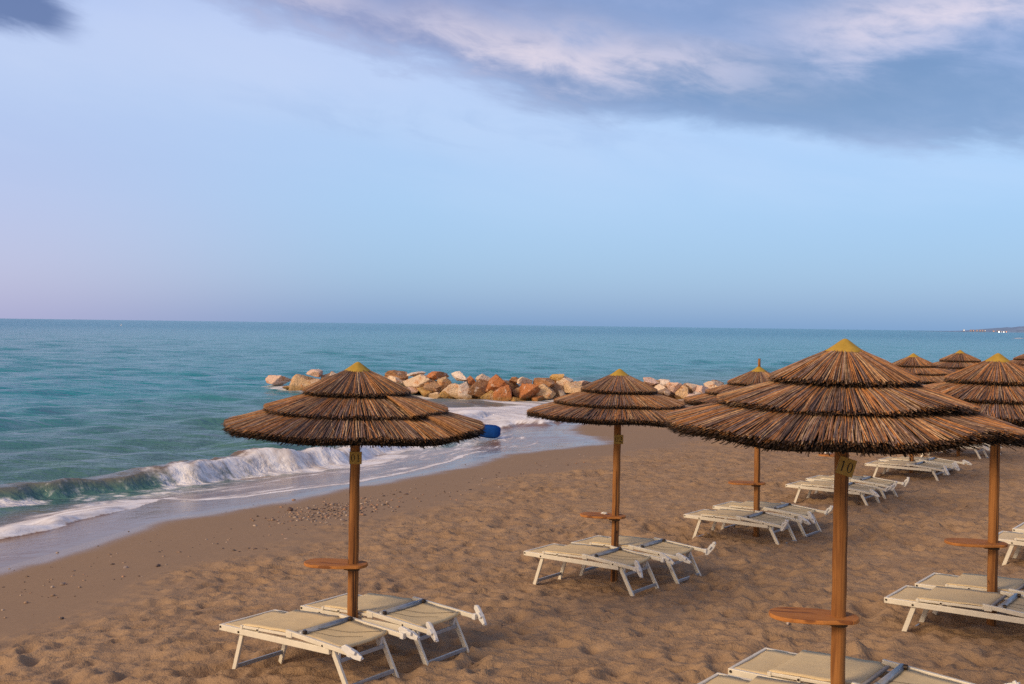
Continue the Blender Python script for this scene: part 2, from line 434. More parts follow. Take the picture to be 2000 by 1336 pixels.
# ------------------------------------------------------------------ beach
def make_beach():
    rad = [2.0]
    while rad[-1] < 70: rad.append(rad[-1] * 1.0036)
    while rad[-1] < 40000: rad.append(rad[-1] * 1.06)
    rad = np.array([.02, .6, 1.2] + rad)
    dense = np.arange(-33, 33.01, .2)
    coarse = np.arange(36, 325, 3.0)
    ang = np.radians(np.r_[dense, coarse])
    x, y = fan(rad, ang)
    d = shore_d(x, y)
    z = base_z(x, y, d)
    near = 1 - sstep(45, 75, np.hypot(x, y))
    bn = fbm(x * .55, y * .55, 5, 3) - .5
    dry = sstep(2.3, 4.3, d + 2.6 * bn)
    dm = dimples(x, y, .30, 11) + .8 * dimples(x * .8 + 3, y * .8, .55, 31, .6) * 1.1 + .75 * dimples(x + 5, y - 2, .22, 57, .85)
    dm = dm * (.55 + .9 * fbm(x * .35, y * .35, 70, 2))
    lump = (fbm(x * 1.5, y * 1.5, 3, 3) - .5) * .075 + (fbm(x * 6, y * 6, 8, 2) - .5) * .022
    # a ragged scarp where the trodden sand begins
    scarp = np.exp(-((d + 2.6 * bn - 3.2) / .55) ** 2) * (vnoise(x * 2.6, y * 2.6, 91) - .35) * .10
    # damp smooth sand: only faint undulation
    wetn = (fbm(x * .8, y * .8, 44, 3) - .5) * .02
    calm = np.ones_like(x)
    for px, py, pz in PADS:
        calm -= .35 * np.exp(-((x - px) ** 2 + (y - py) ** 2) / .7)
    disp = dry * (dm * .037 * calm + lump * .55 + scarp) + (1 - dry) * wetn * sstep(0, 1.5, d)
    # little mounds of sand round the poles
    for px, py, pz in PADS:
        r2 = (x - px) ** 2 + (y - py) ** 2
        disp += -.02 * np.exp(-r2 / .5)
    z = z + disp * near * (d > -.2)
    # a shallow dug rut beside the first pair of loungers and one near its neighbour
    for ax, ay, bx, by, dep in ((-2.35, 7.75, -1.2, 8.6, .06), (-1.9, 7.95, -1.3, 8.3, .03), (4.2, 7.9, 5.6, 7.4, .05)):
        dd, _, _ = poly_dist(x, y, [(ax, ay), (bx, by)])
        z = z - dep * np.exp(-(dd / .11) ** 2) + dep * .5 * np.exp(-((dd - .24) / .1) ** 2)
    film = 1 - sstep(-.1, .55, d + .5 * (fbm(x * 1.5, y * 1.5, 22, 2) - .5))
    hollow_shade = np.clip(-dm * .5, 0, 1) * dry
    wet = 1 - dry * (.85 + .3 * (fbm(x * .9, y * .9, 61, 3) - .3))
    V = np.c_[x.ravel(), y.ravel(), z.ravel()]
    F = grid_faces(len(rad), len(ang), True)[:, ::-1]
    me = mesh_np('sand', V, F, True, {'wet': ('FLOAT', np.clip(wet, 0, 1).ravel()), 'film': ('FLOAT', film.ravel()), 'hollow_shade': ('FLOAT', hollow_shade.ravel())}, M['sand'])
    o = obj('beach_sand', me); tag(o, kind='structure')
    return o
make_beach()

# ------------------------------------------------------------------ sea
MSL = -.95
CREST = [(-16, 13), (-12.5, 17.6), (-10.1, 20.4), (-9.1, 21.75), (-8.2, 22.7), (-7.0, 23.7), (-5.9, 25.05), (-4.1, 27.1), (-3.2, 30.2), (-2.5, 34), (-1.2, 38.2)]
FOAM2 = [(-10.4, 12.5), (-9.0, 14.6), (-8.17, 16.5), (-7.8, 17.5), (-7.55, 18.7), (-7.3, 19.6), (-7.0, 20.6), (-6.9, 21.6)]
THIN = [(-7.08, 21.0), (-6.28, 20.5), (-5.61, 20.68), (-4.64, 21.4), (-3.4, 22.32), (-2.36, 24.19), (-1.5, 26.3), (-.9, 28.5)]
ROCKLINE = [(-13.8, 59), (-11.6, 56), (-9.3, 54), (-4.3, 51.9), (-2.4, 50.1), (0, 48.6), (1.7, 49.1), (4.5, 50), (9.9, 51)]
def make_sea():
    rad = [9.0]
    while rad[-1] < 75: rad.append(rad[-1] * 1.0036)
    while rad[-1] < 400: rad.append(rad[-1] * 1.010)
    while rad[-1] < 60000: rad.append(rad[-1] * 1.03)
    rad = np.array(rad)
    dense = np.arange(-33, 33.01, .2); coarse = np.r_[np.arange(-110, -33, 3.0), dense, np.arange(36, 80, 3.0)]
    ang = np.radians(coarse)
    x, y = fan(rad, ang)
    d = shore_d(x, y)
    dist = np.hypot(x, y)
    bz = base_z(x, y, d)
    # swell and chop: many directional waves running towards the shore
    w = np.zeros_like(x); rg = np.random.default_rng(21)
    for i in range(70):
        L = .7 * (9.0 / .7) ** rg.random()
        th = math.radians(-58 + rg.normal(0, 26))
        k = 2 * PI / L; a = .0062 * L ** .62
        ph = k * (x * math.cos(th) + y * math.sin(th)) + rg.random() * 6.283
        fade = 1 - sstep(L * 22, L * 45, dist)
        w += a * fade * (np.sin(ph) + .25 * np.sin(2 * ph + .6))
    grp = .6 + .8 * fbm(x * .09, y * .13, 77, 3)
    w *= grp
    deepf = sstep(1.0, 7.0, -d)
    z = MSL + w * deepf
    # shoreward breaker
    n, s, al = poly_dist(x, y, CREST); n = n * s
    tot = 4.5
    wob = (vnoise(al * .9, al * 0 + 3, 5) - .5) * .45 + (vnoise(al * 2.6, al * 0 + 1, 6) - .5) * .2
    nn = n - wob
    A = np.interp(al, [0, 5, 9.5, 12.4, 14, 16, 18.5, 21, 25, 30, 33], [0, .16, .27, .33, .39, .44, .42, .34, .26, .2, 0]) * (.82 + .36 * vnoise(al * 1.7, al * 0, 9))
    front = sstep(.05, -.42, nn); back = np.where(nn < -.42, np.exp(-((nn + .42) / 1.25) ** 2), 1)
    ends = np.where((al < 1e-6) | (al > 33.5), 0, 1)
    hb = A * front * back * ends
    tex = (fbm(al * 1.6, nn * 3.2, 41, 4, .6) - .5)
    z = z + hb * (1 + .6 * tex * sstep(11.5, 13.5, al))
    rag = (fbm(x * 1.1, y * 1.1, 13, 4) - .5)
    foam = np.zeros_like(x)
    # breaking part of the crest
    brk = sstep(11.6, 13.6, al + rag * 1.5) * ends
    foam = np.maximum(foam, brk * sstep(-1.0, -.45, nn + rag * .6) * (1 - sstep(.15, .75, nn + rag * .9)) * (.66 + .34 * sstep(15.0, 17.2, al)))
    foam = np.maximum(foam, .95 * ends * sstep(16.5, 18.5, al) * sstep(-1.3, -.5, nn + rag) * (1 - sstep(.3, 1.4, nn + rag * 1.4)))
    # churn at the foot of the unbroken part
    foam = np.maximum(foam, .9 * ends * (1 - sstep(9.6, 11.0, al + rag)) * sstep(-.35, .1, nn + rag * .8) * (1 - sstep(.5, 1.3, nn + rag * 1.2)))
    foam = np.maximum(foam, .42 * ends * sstep(9, 11, al) * sstep(-.1, .2, nn) * (1 - sstep(1.6, 3.4, nn)))
    foam = np.maximum(foam, .33 * ends * sstep(6, 9, al) * sstep(-.95, -.3, nn + rag * .5) * (1 - sstep(.1, .5, nn)))
    z = z + foam * .05 * (fbm(x * 3, y * 3, 15, 4) - .2)
    # second, lower line of foam running up the sand
    n2, s2, al2 = poly_dist(x, y, FOAM2); n2 = n2 * s2 + rag * .7
    e2 = (al2 > 1e-6) & (al2 < 10.4)
    f2 = e2 * (1 - sstep(8.6, 9.9, al2)) * sstep(-1.9, -.35, n2) * (1 - sstep(.0, .16, n2))
    foam = np.maximum(foam, f2 * .95)
    h2 = e2 * (1 - sstep(6.0, 9.0, al2)) * .12 * sstep(-1.3, -.2, n2) * (1 - sstep(-.12, .12, n2)) * (.5 + vnoise(x * 2.4, y * 2.4, 88))
    # thin lacy edge
    n3, s3, al3 = poly_dist(x, y, THIN); n3 = n3 * s3 + rag * .35
    e3 = (al3 > 1e-6)
    f3 = e3 * (np.exp(-(n3 / .10) ** 2) * np.interp(al3, [0, 1, 4, 9], [1, .95, .75, .62]) + .42 * sstep(-2.2, -.2, n3) * (1 - sstep(-.05, .05, n3)))
    foam = np.maximum(foam, f3)
    # surge in the lee of the boulders
    a0 = math.radians(12); qx = (x + .2) * math.cos(a0) - (y - 41.5) * math.sin(a0); qy = (x + .2) * math.sin(a0) + (y - 41.5) * math.cos(a0)
    q = np.sqrt((qx / 3.6) ** 2 + (qy / 7.4) ** 2) + rag * .6
    surge = 1 - sstep(.72, 1.05, q)
    foam = np.maximum(foam, surge * np.interp(y, [34, 37, 44, 48], [1, 1, .92, .78]))
    hs = surge * (.16 + .12 * fbm(x * .8, y * .5, 33, 3)) * sstep(33, 37, y) * (1 - sstep(43, 47, y))
    # froth against the boulders
    nr, _, _ = poly_dist(x, y, ROCKLINE)
    foam = np.maximum(foam, (1 - sstep(.3, 1.5, nr + rag * 1.4)) * .62)
    # swash edge near the tongue of water
    foam = np.maximum(foam, (sstep(-.32, -.08, d) * (1 - sstep(.06, .12, d))) * sstep(22, 26, y) * .85 * (y < 35))
    foam = np.maximum(foam, .48 * np.exp(-((d + 2.2 + rag * 2) / 1.1) ** 2) * sstep(24, 27, y) * (1 - sstep(33, 36, y)))
    foam = np.maximum(foam, (sstep(-.1, -.02, d) * (1 - sstep(.02, .06, d))) * .28 * (y < 23))
    # faint veil of suds over the film
    foam = np.maximum(foam, .20 * sstep(-3.2, -1.2, d) * (1 - sstep(-.6, -.2, d)) * (dist < 60))
    # a wake far out
    dw, _, _ = poly_dist(x, y, [(251, 519), (268, 545), (300, 612)])
    foam = np.maximum(foam, .55 * (1 - sstep(1.5, 6, dw)))
    # the film of water follows the sand
    zf = bz + .016 + .006 * (fbm(x * .7, y * 2, 51, 3) - .5)
    sh = sstep(-4.4, -2.6, d + .8 * rag)
    z = np.where(d > -3.6, np.maximum(zf, z - .9 * sstep(-3.6, -1.0, d) + .0), z)
    z = z + h2 + hs * .9
    z = np.where(d > 0, bz - .004 - d * .12, z)
    z = np.where(d > -.7, np.minimum(z, bz + .012 - .016 * sstep(-.7, .0, d)), z)
    nearc = sstep(-30, -7, d) * (1 - .0 * d)
    far = sstep(60, 700, dist)
    # wave face close in is greener and browner
    lee = sstep(33, 36, y) * (1 - sstep(47.5, 51, y)) * sstep(-9, -5, x) * (1 - sstep(6, 9, x)) * .62
    sh2 = np.clip(np.maximum(sh, lee) + hb * 2.0 * front, 0, 1)
    silk = ends * sstep(-1.6, -1.0, nn) * (1 - sstep(.6, 1.2, nn)) * sstep(9, 11, al)
    st = np.c_[al.ravel() + y.ravel() * .15, (n.ravel()), np.zeros(x.size)]
    V = np.c_[x.ravel(), y.ravel(), z.ravel()]
    F = grid_faces(len(rad), len(ang), False)[:, ::-1]
    dv = d.ravel(); keep = (dv[F] < .35).any(1)
    F = F[keep]
    used = np.zeros(len(V), bool); used[F.ravel()] = True
    idx = np.cumsum(used) - 1
    F = idx[F]
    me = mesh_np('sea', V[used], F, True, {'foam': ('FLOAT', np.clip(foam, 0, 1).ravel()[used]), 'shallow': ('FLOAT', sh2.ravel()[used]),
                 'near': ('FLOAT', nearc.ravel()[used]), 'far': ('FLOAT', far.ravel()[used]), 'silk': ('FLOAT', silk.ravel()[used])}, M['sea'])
    a = me.attributes.new('streak', 'FLOAT_VECTOR', 'POINT'); a.data.foreach_set('vector', st[used].astype(np.float32).ravel())
    o = obj('sea_water', me); tag(o, kind='structure')
make_sea()

# ------------------------------------------------------------------ thatched parasols
TINTS = np.array([(.20, .125, .080), (.46, .205, .062), (.50, .34, .185), (.095, .056, .038), (.27, .19, .155), (.36, .165, .055), (.15, .09, .062)])
def reed_tier(name, r0, z0, r1, z1, thick, count, seed, wob=None, seam=None, width=.0078):
    rg = np.random.default_rng(seed)
    layers = 5
    Vs = []; Cs = []; Fs = []; base = 0
    for L in range(layers):
        n = int(count * (1.0 if L < 2 else .8))
        ph = (np.arange(n) + rg.random(n) * 1.6) / n * 2 * PI
        skew = rg.normal(0, .022 + .012 * L, n)
        rin = r0 + rg.random(n) * (r1 - r0) * .25 * (rg.random(n) < .6)
        rout = r1 + rg.normal(0, .0035 + .002 * L, n) - (.003 * L) + (rg.random(n) < .03) * rg.random(n) * .03 - (rg.random(n) < .15) * rg.random(n) * .02
        offi = -thick * L / (layers - 1) * .55 + rg.normal(0, .003, n)
        offo = -thick * L / (layers - 1) + rg.normal(0, .0045, n) + (L == 0) * np.abs(rg.normal(0, .004, n))
        near_seam = np.zeros(n)
        if seam is not None:                     # one mat overlaps the next along a radial seam
            da = (ph - seam + PI) % (2 * PI) - PI
            lift = .050 * np.exp(-np.clip(da, 0, 9) / .40) * (da > 0); near_seam = np.exp(-np.clip(da, 0, 9) / .07) * (da > 0)
            offo = offo + lift * .6 - .0; offi = offi + lift * .5
            rout = rout + .045 * np.exp(-np.clip(da, 0, 9) / .16) * (da > 0)
        wv = wob(ph) if wob else 0
        stray = (rg.random(n) < .012) * (L < 2)
        skew = skew + stray * rg.normal(0, .35, n) * .3
        w = width * (.7 + .6 * rg.random(n))
        st = np.array([0, .45, 1.0])
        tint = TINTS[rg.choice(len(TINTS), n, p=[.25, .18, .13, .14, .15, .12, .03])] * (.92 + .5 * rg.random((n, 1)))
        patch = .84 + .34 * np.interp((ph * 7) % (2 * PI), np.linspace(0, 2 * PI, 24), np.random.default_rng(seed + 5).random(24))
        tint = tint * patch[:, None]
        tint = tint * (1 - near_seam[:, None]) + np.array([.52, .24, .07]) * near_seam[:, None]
        tint = tint * [1.1, .48, .20, .12, .08][L]  # lower layers darker: dark cut ends plus painted shade under the rim
        P = np.zeros((n, 3, 3, 3)); Ck = np.ones((n, 3, 3, 4))
        for k, t in enumerate(st):
            rr = rin + (rout - rin) * t
            fr = (rr - r0) / (r1 - r0)
            zz = z0 + (z1 - z0) * fr - .012 * np.clip(fr, 0, 1.2) ** 3 + offi + (offo - offi) * np.clip(fr, 0, 1) + wv * np.clip(fr, 0, 1) ** 2
            a = ph + skew * t
            sag = rg.normal(0, .002, n)
            for q, (sx, sz) in enumerate(((-.5, 0), (0, .42), (.5, 0))):
                P[:, k, q, 0] = rr * np.cos(a) - sx * w * np.sin(a)
                P[:, k, q, 1] = rr * np.sin(a) + sx * w * np.cos(a)
                P[:, k, q, 2] = zz + sz * w + sag
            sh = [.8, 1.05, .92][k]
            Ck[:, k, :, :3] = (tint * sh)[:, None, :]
        Vs.append(P.reshape(-1, 3)); Cs.append(Ck.reshape(-1, 4))
        b = base + np.arange(n)[:, None] * 9
        q = []
        for k in range(2):
            for c in range(2):
                q.append(np.stack([b[:, 0] + k * 3 + c, b[:, 0] + k * 3 + 3 + c, b[:, 0] + k * 3 + 4 + c, b[:, 0] + k * 3 + 1 + c], -1))
            q.append(np.stack([b[:, 0] + k * 3, b[:, 0] + k * 3 + 2, b[:, 0] + k * 3 + 5, b[:, 0] + k * 3 + 3], -1))
        Fs.append(np.concatenate(q)); base += n * 9
    # solid core of the mat so no light leaks through
    nk = 96; ph = np.arange(nk) / nk * 2 * PI; wv = wob(ph) if wob else np.zeros(nk)
    prof = [(r0 * .9, z0 - .006, 0), (r1 - .035, z1 - .028, 1), (r1 - .05, z1 - thick - .008, 1), (r0 * .9, z0 - thick * .55 - .012, 0)]
    rings = []
    for r_, z_, f_ in prof:
        rings.append(np.c_[r_ * np.cos(ph), r_ * np.sin(ph), z_ + wv * f_])
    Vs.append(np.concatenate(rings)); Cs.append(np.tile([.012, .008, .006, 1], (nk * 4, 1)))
    q = []
    for k in range(4):
        for i in range(nk):
            j = (i + 1) % nk; k2 = (k + 1) % 4
            q.append((base + k * nk + i, base + k2 * nk + i, base + k2 * nk + j, base + k * nk + j))
    Fs.append(np.array(q))
    return mesh_np(name, np.concatenate(Vs), np.concatenate(Fs), False, {'tint': ('FLOAT_COLOR', np.concatenate(Cs))}, M['thatch'])

def lathe(prof, n=40, wobble=0, seed=0):
    rg = np.random.default_rng(seed); V = []; F = []
    for r_, z_ in prof:
        for k in range(n):
            a = 2 * PI * k / n; rr = r_ * (1 + wobble * math.sin(3 * a + seed) + wobble * .6 * math.sin(7 * a + 2 * seed))
            V.append((rr * math.cos(a), rr * math.sin(a), z_))
    for i in range(len(prof) - 1):
        for k in range(n):
            F.append((i * n + k, (i + 1) * n + k, (i + 1) * n + (k + 1) % n, i * n + (k + 1) % n))
    return np.array(V), F

def cap_mesh(seed):
    V, F = lathe([(.001, .004), (.012, .001), (.03, -.011), (.06, -.034), (.10, -.062), (.108, -.070), (.106, -.082), (.098, -.084), (.05, -.05)], 36, .02, seed)
    return mesh_np('cap', V, F, True, mat=M['cap'])
def pole_mesh():
    n = 20; zs = np.r_[np.linspace(-2.95, -.03, 40)]
    V = []; F = []
    for i, z in enumerate(zs):
        t = (z + 2.95) / 2.92
        for k in range(n):
            a = 2 * PI * k / n
            r = (.0425 - .004 * t) * (1 + .02 * math.sin(2 * a + z * 3) + .014 * math.sin(5 * a + z * 1.3)) + .0015 * math.sin(z * 21 + a)
            if k == 13: r -= .003
            V.append((r * math.cos(a) + .004 * math.sin(z * 2.1), r * math.sin(a), z))
    for i in range(len(zs) - 1):
        for k in range(n): F.append((i * n + k, i * n + (k + 1) % n, (i + 1) * n + (k + 1) % n, (i + 1) * n + k))
    F.append(tuple(range((len(zs) - 1) * n, len(zs) * n)))
    return mesh_np('pole', V, F, True, mat=M['pole'])
def table_mesh():
    P = []
    for k in range(19):
        a = -PI / 2 + PI * k / 18; P.append((.03 + .085 * math.cos(a), .105 * math.sin(a)))
    P += [(-.10, .135), (-.20, .138)]
    for k in range(17):
        a = PI / 2 + PI * k / 16; P.append((-.265 + .125 * math.cos(a), .13 * math.sin(a)))
    P += [(-.20, -.138), (-.10, -.135)]
    mb = MB(); mb.prism(P, -.012, .012)
    return mb.mesh('table_board', M['board'])
def block_mesh():
    mb = MB(); mb.tube([(0, 0, -.03), (0, 0, 0)], .052, 16); mb.box((-.045, 0, -.015), (.05, .035, .03))
    return mb.mesh('bracket', M['block'])

def ellipse(cx, cy, rx, ry, n=26, a0=0, a1=2 * PI):
    return [(cx + rx * math.cos(a0 + (a1 - a0) * k / n), cy + ry * math.sin(a0 + (a1 - a0) * k / n)) for k in range(n + 1)]
def digit_faces(ch, ox, s):
    """serif digit as flat quads in (x,z); height s"""
    V = []; F = []
    def strip(A, B):
        b = len(V); V.extend(A); V.extend(B); n = len(A)
        for i in range(n - 1): F.append((b + i, b + i + 1, b + n + i + 1, b + n + i))
    def poly(P):
        b = len(V); V.extend(P); F.append(tuple(range(b, b + len(P))))
    if ch == '0':
        strip(ellipse(ox, 0, .26 * s, .5 * s), ellipse(ox, 0, .155 * s, .465 * s))
    elif ch == '1':
        poly([(ox - .055 * s, -.46 * s), (ox + .055 * s, -.46 * s), (ox + .055 * s, .5 * s), (ox - .055 * s, .42 * s)])
        poly([(ox - .17 * s, -.5 * s), (ox + .17 * s, -.5 * s), (ox + .17 * s, -.459 * s), (ox - .17 * s, -.459 * s)])
        poly([(ox - .18 * s, .36 * s), (ox - .056 * s, .36 * s), (ox - .056 * s, .42 * s), (ox - .18 * s, .385 * s)])
    elif ch == '2':
        O = ellipse(ox, .24 * s, .25 * s, .26 * s, 18, PI * .93, -PI * .18); I = ellipse(ox - .015 * s, .24 * s, .16 * s, .215 * s, 18, PI * .9, -PI * .12)
        strip(O, I)
        strip([O[-1], (ox + .06 * s, -.10 * s), (ox - .17 * s, -.40 * s)], [I[-1], (ox - .03 * s, -.14 * s), (ox - .26 * s, -.44 * s)])
        poly([(ox - .26 * s, -.5 * s), (ox + .24 * s, -.5 * s), (ox + .27 * s, -.33 * s), (ox + .235 * s, -.395 * s), (ox - .16 * s, -.399 * s), (ox - .26 * s, -.441 * s)])
    return V, F
def number_plate(text, parent, loc, tilt, s=.1):
    pl = MB(); pl.box((0, 0, 0), (s, .006, s))
    o = obj('number_plate', pl.mesh('number_plate', M['plate']), parent, loc)
    o.rotation_euler = (0, tilt, R(3))
    V = []; F = []
    for i, ch in enumerate(text):
        v, f = digit_faces(ch, (-.215 + .43 * i) * s, .60 * s); b = len(V)
        V += [(x, -.0045, z) for x, z in v]; F += [tuple(j + b for j in q) for q in f]
    obj('numerals', mesh_np('numerals', V, F, False, mat=M['ink']), o)
    o['label'] = 'ochre plate with the black number ' + text
    return o

def gauss(ph, c, w): return np.exp(-(((ph - c + PI) % (2 * PI) - PI) / w) ** 2)
def wob_a(ph): return .010 * np.sin(2 * ph + 1) + .008 * np.sin(5 * ph) + .005 * np.sin(9 * ph + 2)
def wob_b(ph): return .012 * np.sin(2 * ph + 2.4) + .010 * np.sin(3 * ph + 1) + .006 * np.sin(8 * ph)
def wob_10(ph): return .045 * gauss(ph, R(300), .30) - .03 * gauss(ph, R(345), .30) - .018 * gauss(ph, R(240), .35) + .006 * np.sin(9 * ph)
def wob_01(ph): return .012 * np.sin(ph - .4) - .018 * gauss(ph, R(318), .18) + .006 * np.sin(8 * ph) 
CAN = {}
for key, sd, wb, seam in (('first', 100, wob_01, R(324)), ('ten', 200, wob_10, None), ('plain', 300, wob_a, None), ('other', 400, wob_b, R(140))):
    small = .3 if False else 1
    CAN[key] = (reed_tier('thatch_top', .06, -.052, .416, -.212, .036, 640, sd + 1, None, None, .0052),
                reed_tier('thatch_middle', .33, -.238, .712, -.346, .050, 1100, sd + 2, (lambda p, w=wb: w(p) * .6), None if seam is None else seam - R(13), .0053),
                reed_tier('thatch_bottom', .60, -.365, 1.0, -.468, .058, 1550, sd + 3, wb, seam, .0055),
                cap_mesh(sd))
POLE = pole_mesh(); TABLE = table_mesh(); BLOCK = block_mesh()

def parasol(x, y, tipz, label, canopy='plain', rz=0, table=None, plate=None, lean=(0, 0), stick=False, table_dir=PI):
    g = gz(x, y)
    root = empty('thatched_parasol', (x, y, g))
    tag(root, label, 'parasol', 'thatched parasols in rows on the sand')
    root.rotation_euler = (lean[0], lean[1], 0)
    h = tipz - g
    top, mid, bot, cap = CAN[canopy]
    p = obj('pole', POLE, root, (0, 0, h)); p.rotation_euler[2] = rng.random() * .6 - .3
    for nm, me in (('thatch_tier', top), ('thatch_tier', mid), ('thatch_tier', bot), ('cap', cap)):
        o = obj(nm, me, root, (0, 0, h)); o.rotation_euler[2] = rz
    if table is not None:
        t = obj('table_board', TABLE, root, (0, 0, table), bevel=.006); t.rotation_euler[2] = table_dir - PI
        b = obj('bracket', BLOCK, t, (0, 0, -.0125))
    if stick:
        st = MB(); st.tube([(.004, 0, h - .03), (.0, 0, h + .04), (.002, 0, h + .105)], [.019, .018, .016], 10); obj('pole_tip', st.mesh('pole_tip', M['pole'], True), root)
    if plate: number_plate(plate[0], root, (plate[1], -.046, plate[2]), plate[3], plate[4])
    return root

parasol(-1.232, 8.08, 2.43, 'thatched parasol on the plate 01 post, one reed mat lapping another with a ridge', 'first', 0, .735, ('01', .006, 1.58, 0, .096), (0, R(.7)), table_dir=R(176))
parasol(1.15, 11.3, 2.27, 'thatched parasol on the plate 02 post, in front of the reddest boulders', 'plain', R(40), .70, ('02', .006, 1.55, 0, .1), (0, R(.8)), table_dir=R(172))
parasol(3.35, 14.0, 2.22, 'thatched parasol whose bare pole tip pokes out through the yellow cap', 'other', R(200), .69, None, (0, R(.1)), True, table_dir=R(178))
parasol(5.41, 16.8, 2.27, 'thatched parasol almost wholly hidden behind the parasol with plate 10', 'plain', R(130), .69, table_dir=R(178))
parasol(7.58, 19.5, 2.30, 'small distant thatched parasol just right of the top of parasol 10', 'other', R(20), .70, table_dir=R(178))
parasol(9.72, 22.4, 2.32, 'small thatched parasol whose cap rises highest among the distant ones', 'plain', R(250), .70, table_dir=R(178))
parasol(11.9, 25.3, 2.02, 'distant thatched parasol concealed behind the large dark one at the right edge', 'other', R(90), .70, table_dir=R(178))
parasol(14.15, 28.2, 2.22, 'thatched parasol cut off by the frame edge with only its top slope showing', 'plain', R(300), .70, table_dir=R(178))
parasol(1.89, 5.9, 2.68, 'largest thatched parasol with a wavy rim and tilted plate 10 on its post', 'ten', 0, .68, ('10', .008, 1.555, R(17), .1), (0, R(.3)), table_dir=R(170))
parasol(4.08, 8.7, 2.55, 'dark thatched parasol with a broad yellow cap overlapped by the rim of parasol 10', 'other', R(330), .69, None, (0, R(.4)), table_dir=R(172))

# ------------------------------------------------------------------ loungers
def sling(name, x0, z0, x1, z1, hw, sag, nx=14, ny=10, roll=False, th=.006, seed=0, edge_drop=0):
    """fabric panel between two rails; local x lengthwise, y across"""
    xs = np.linspace(x0, x1, nx); ys = np.linspace(-hw, hw, ny)
    X, Y = np.meshgrid(xs, ys, indexing='ij')
    t = (X - x0) / (x1 - x0)
    Z = z0 + (z1 - z0) * t - sag * (1 - (Y / hw) ** 2) + .006 * (fbm(X * 9 + seed, Y * 9, seed + 3, 3) - .5) * 2
    if edge_drop: Z -= edge_drop * sstep(.9, 1, t)
    V = np.r_[np.c_[X.ravel(), Y.ravel(), Z.ravel()], np.c_[X.ravel(), Y.ravel(), Z.ravel() - th]]
    F = grid_faces(nx, ny); n = nx * ny
    Fl = [tuple(f) for f in F] + [tuple((f + n)[::-1]) for f in F]
    rim = [i * ny for i in range(nx)] + [(nx - 1) * ny + j for j in range(1, ny)] + [i * ny + ny - 1 for i in range(nx - 2, -1, -1)] + [j for j in range(ny - 2, 0, -1)]
    for a, b in zip(rim, rim[1:] + rim[:1]): Fl.append((a, b, b + n, a + n))
    V = list(map(tuple, V))
    if roll:
        r = .017; k = 12; base = len(V); ye = np.linspace(-hw, hw, ny)
        zc = Z[-1]
        for j in range(ny):
            for q in range(k):
                a = 2 * PI * q / k
                V.append((x1 + .004 + r * math.cos(a), ye[j], zc[j] - .010 + r * math.sin(a)))
        for j in range(ny - 1):
            for q in range(k):
                Fl.append((base + j * k + q, base + (j + 1) * k + q, base + (j + 1) * k + (q + 1) % k, base + j * k + (q + 1) % k))
        Fl.append(tuple(base + q for q in range(k))); Fl.append(tuple(base + (ny - 1) * k + q for q in reversed(range(k))))
    me = mesh_np(name, V, Fl, True, mat=M['sling'])
    import bmesh
    bm = bmesh.new(); bm.from_mesh(me); bmesh.ops.recalc_face_normals(bm, faces=bm.faces); bm.to_mesh(me); bm.free()
    return me

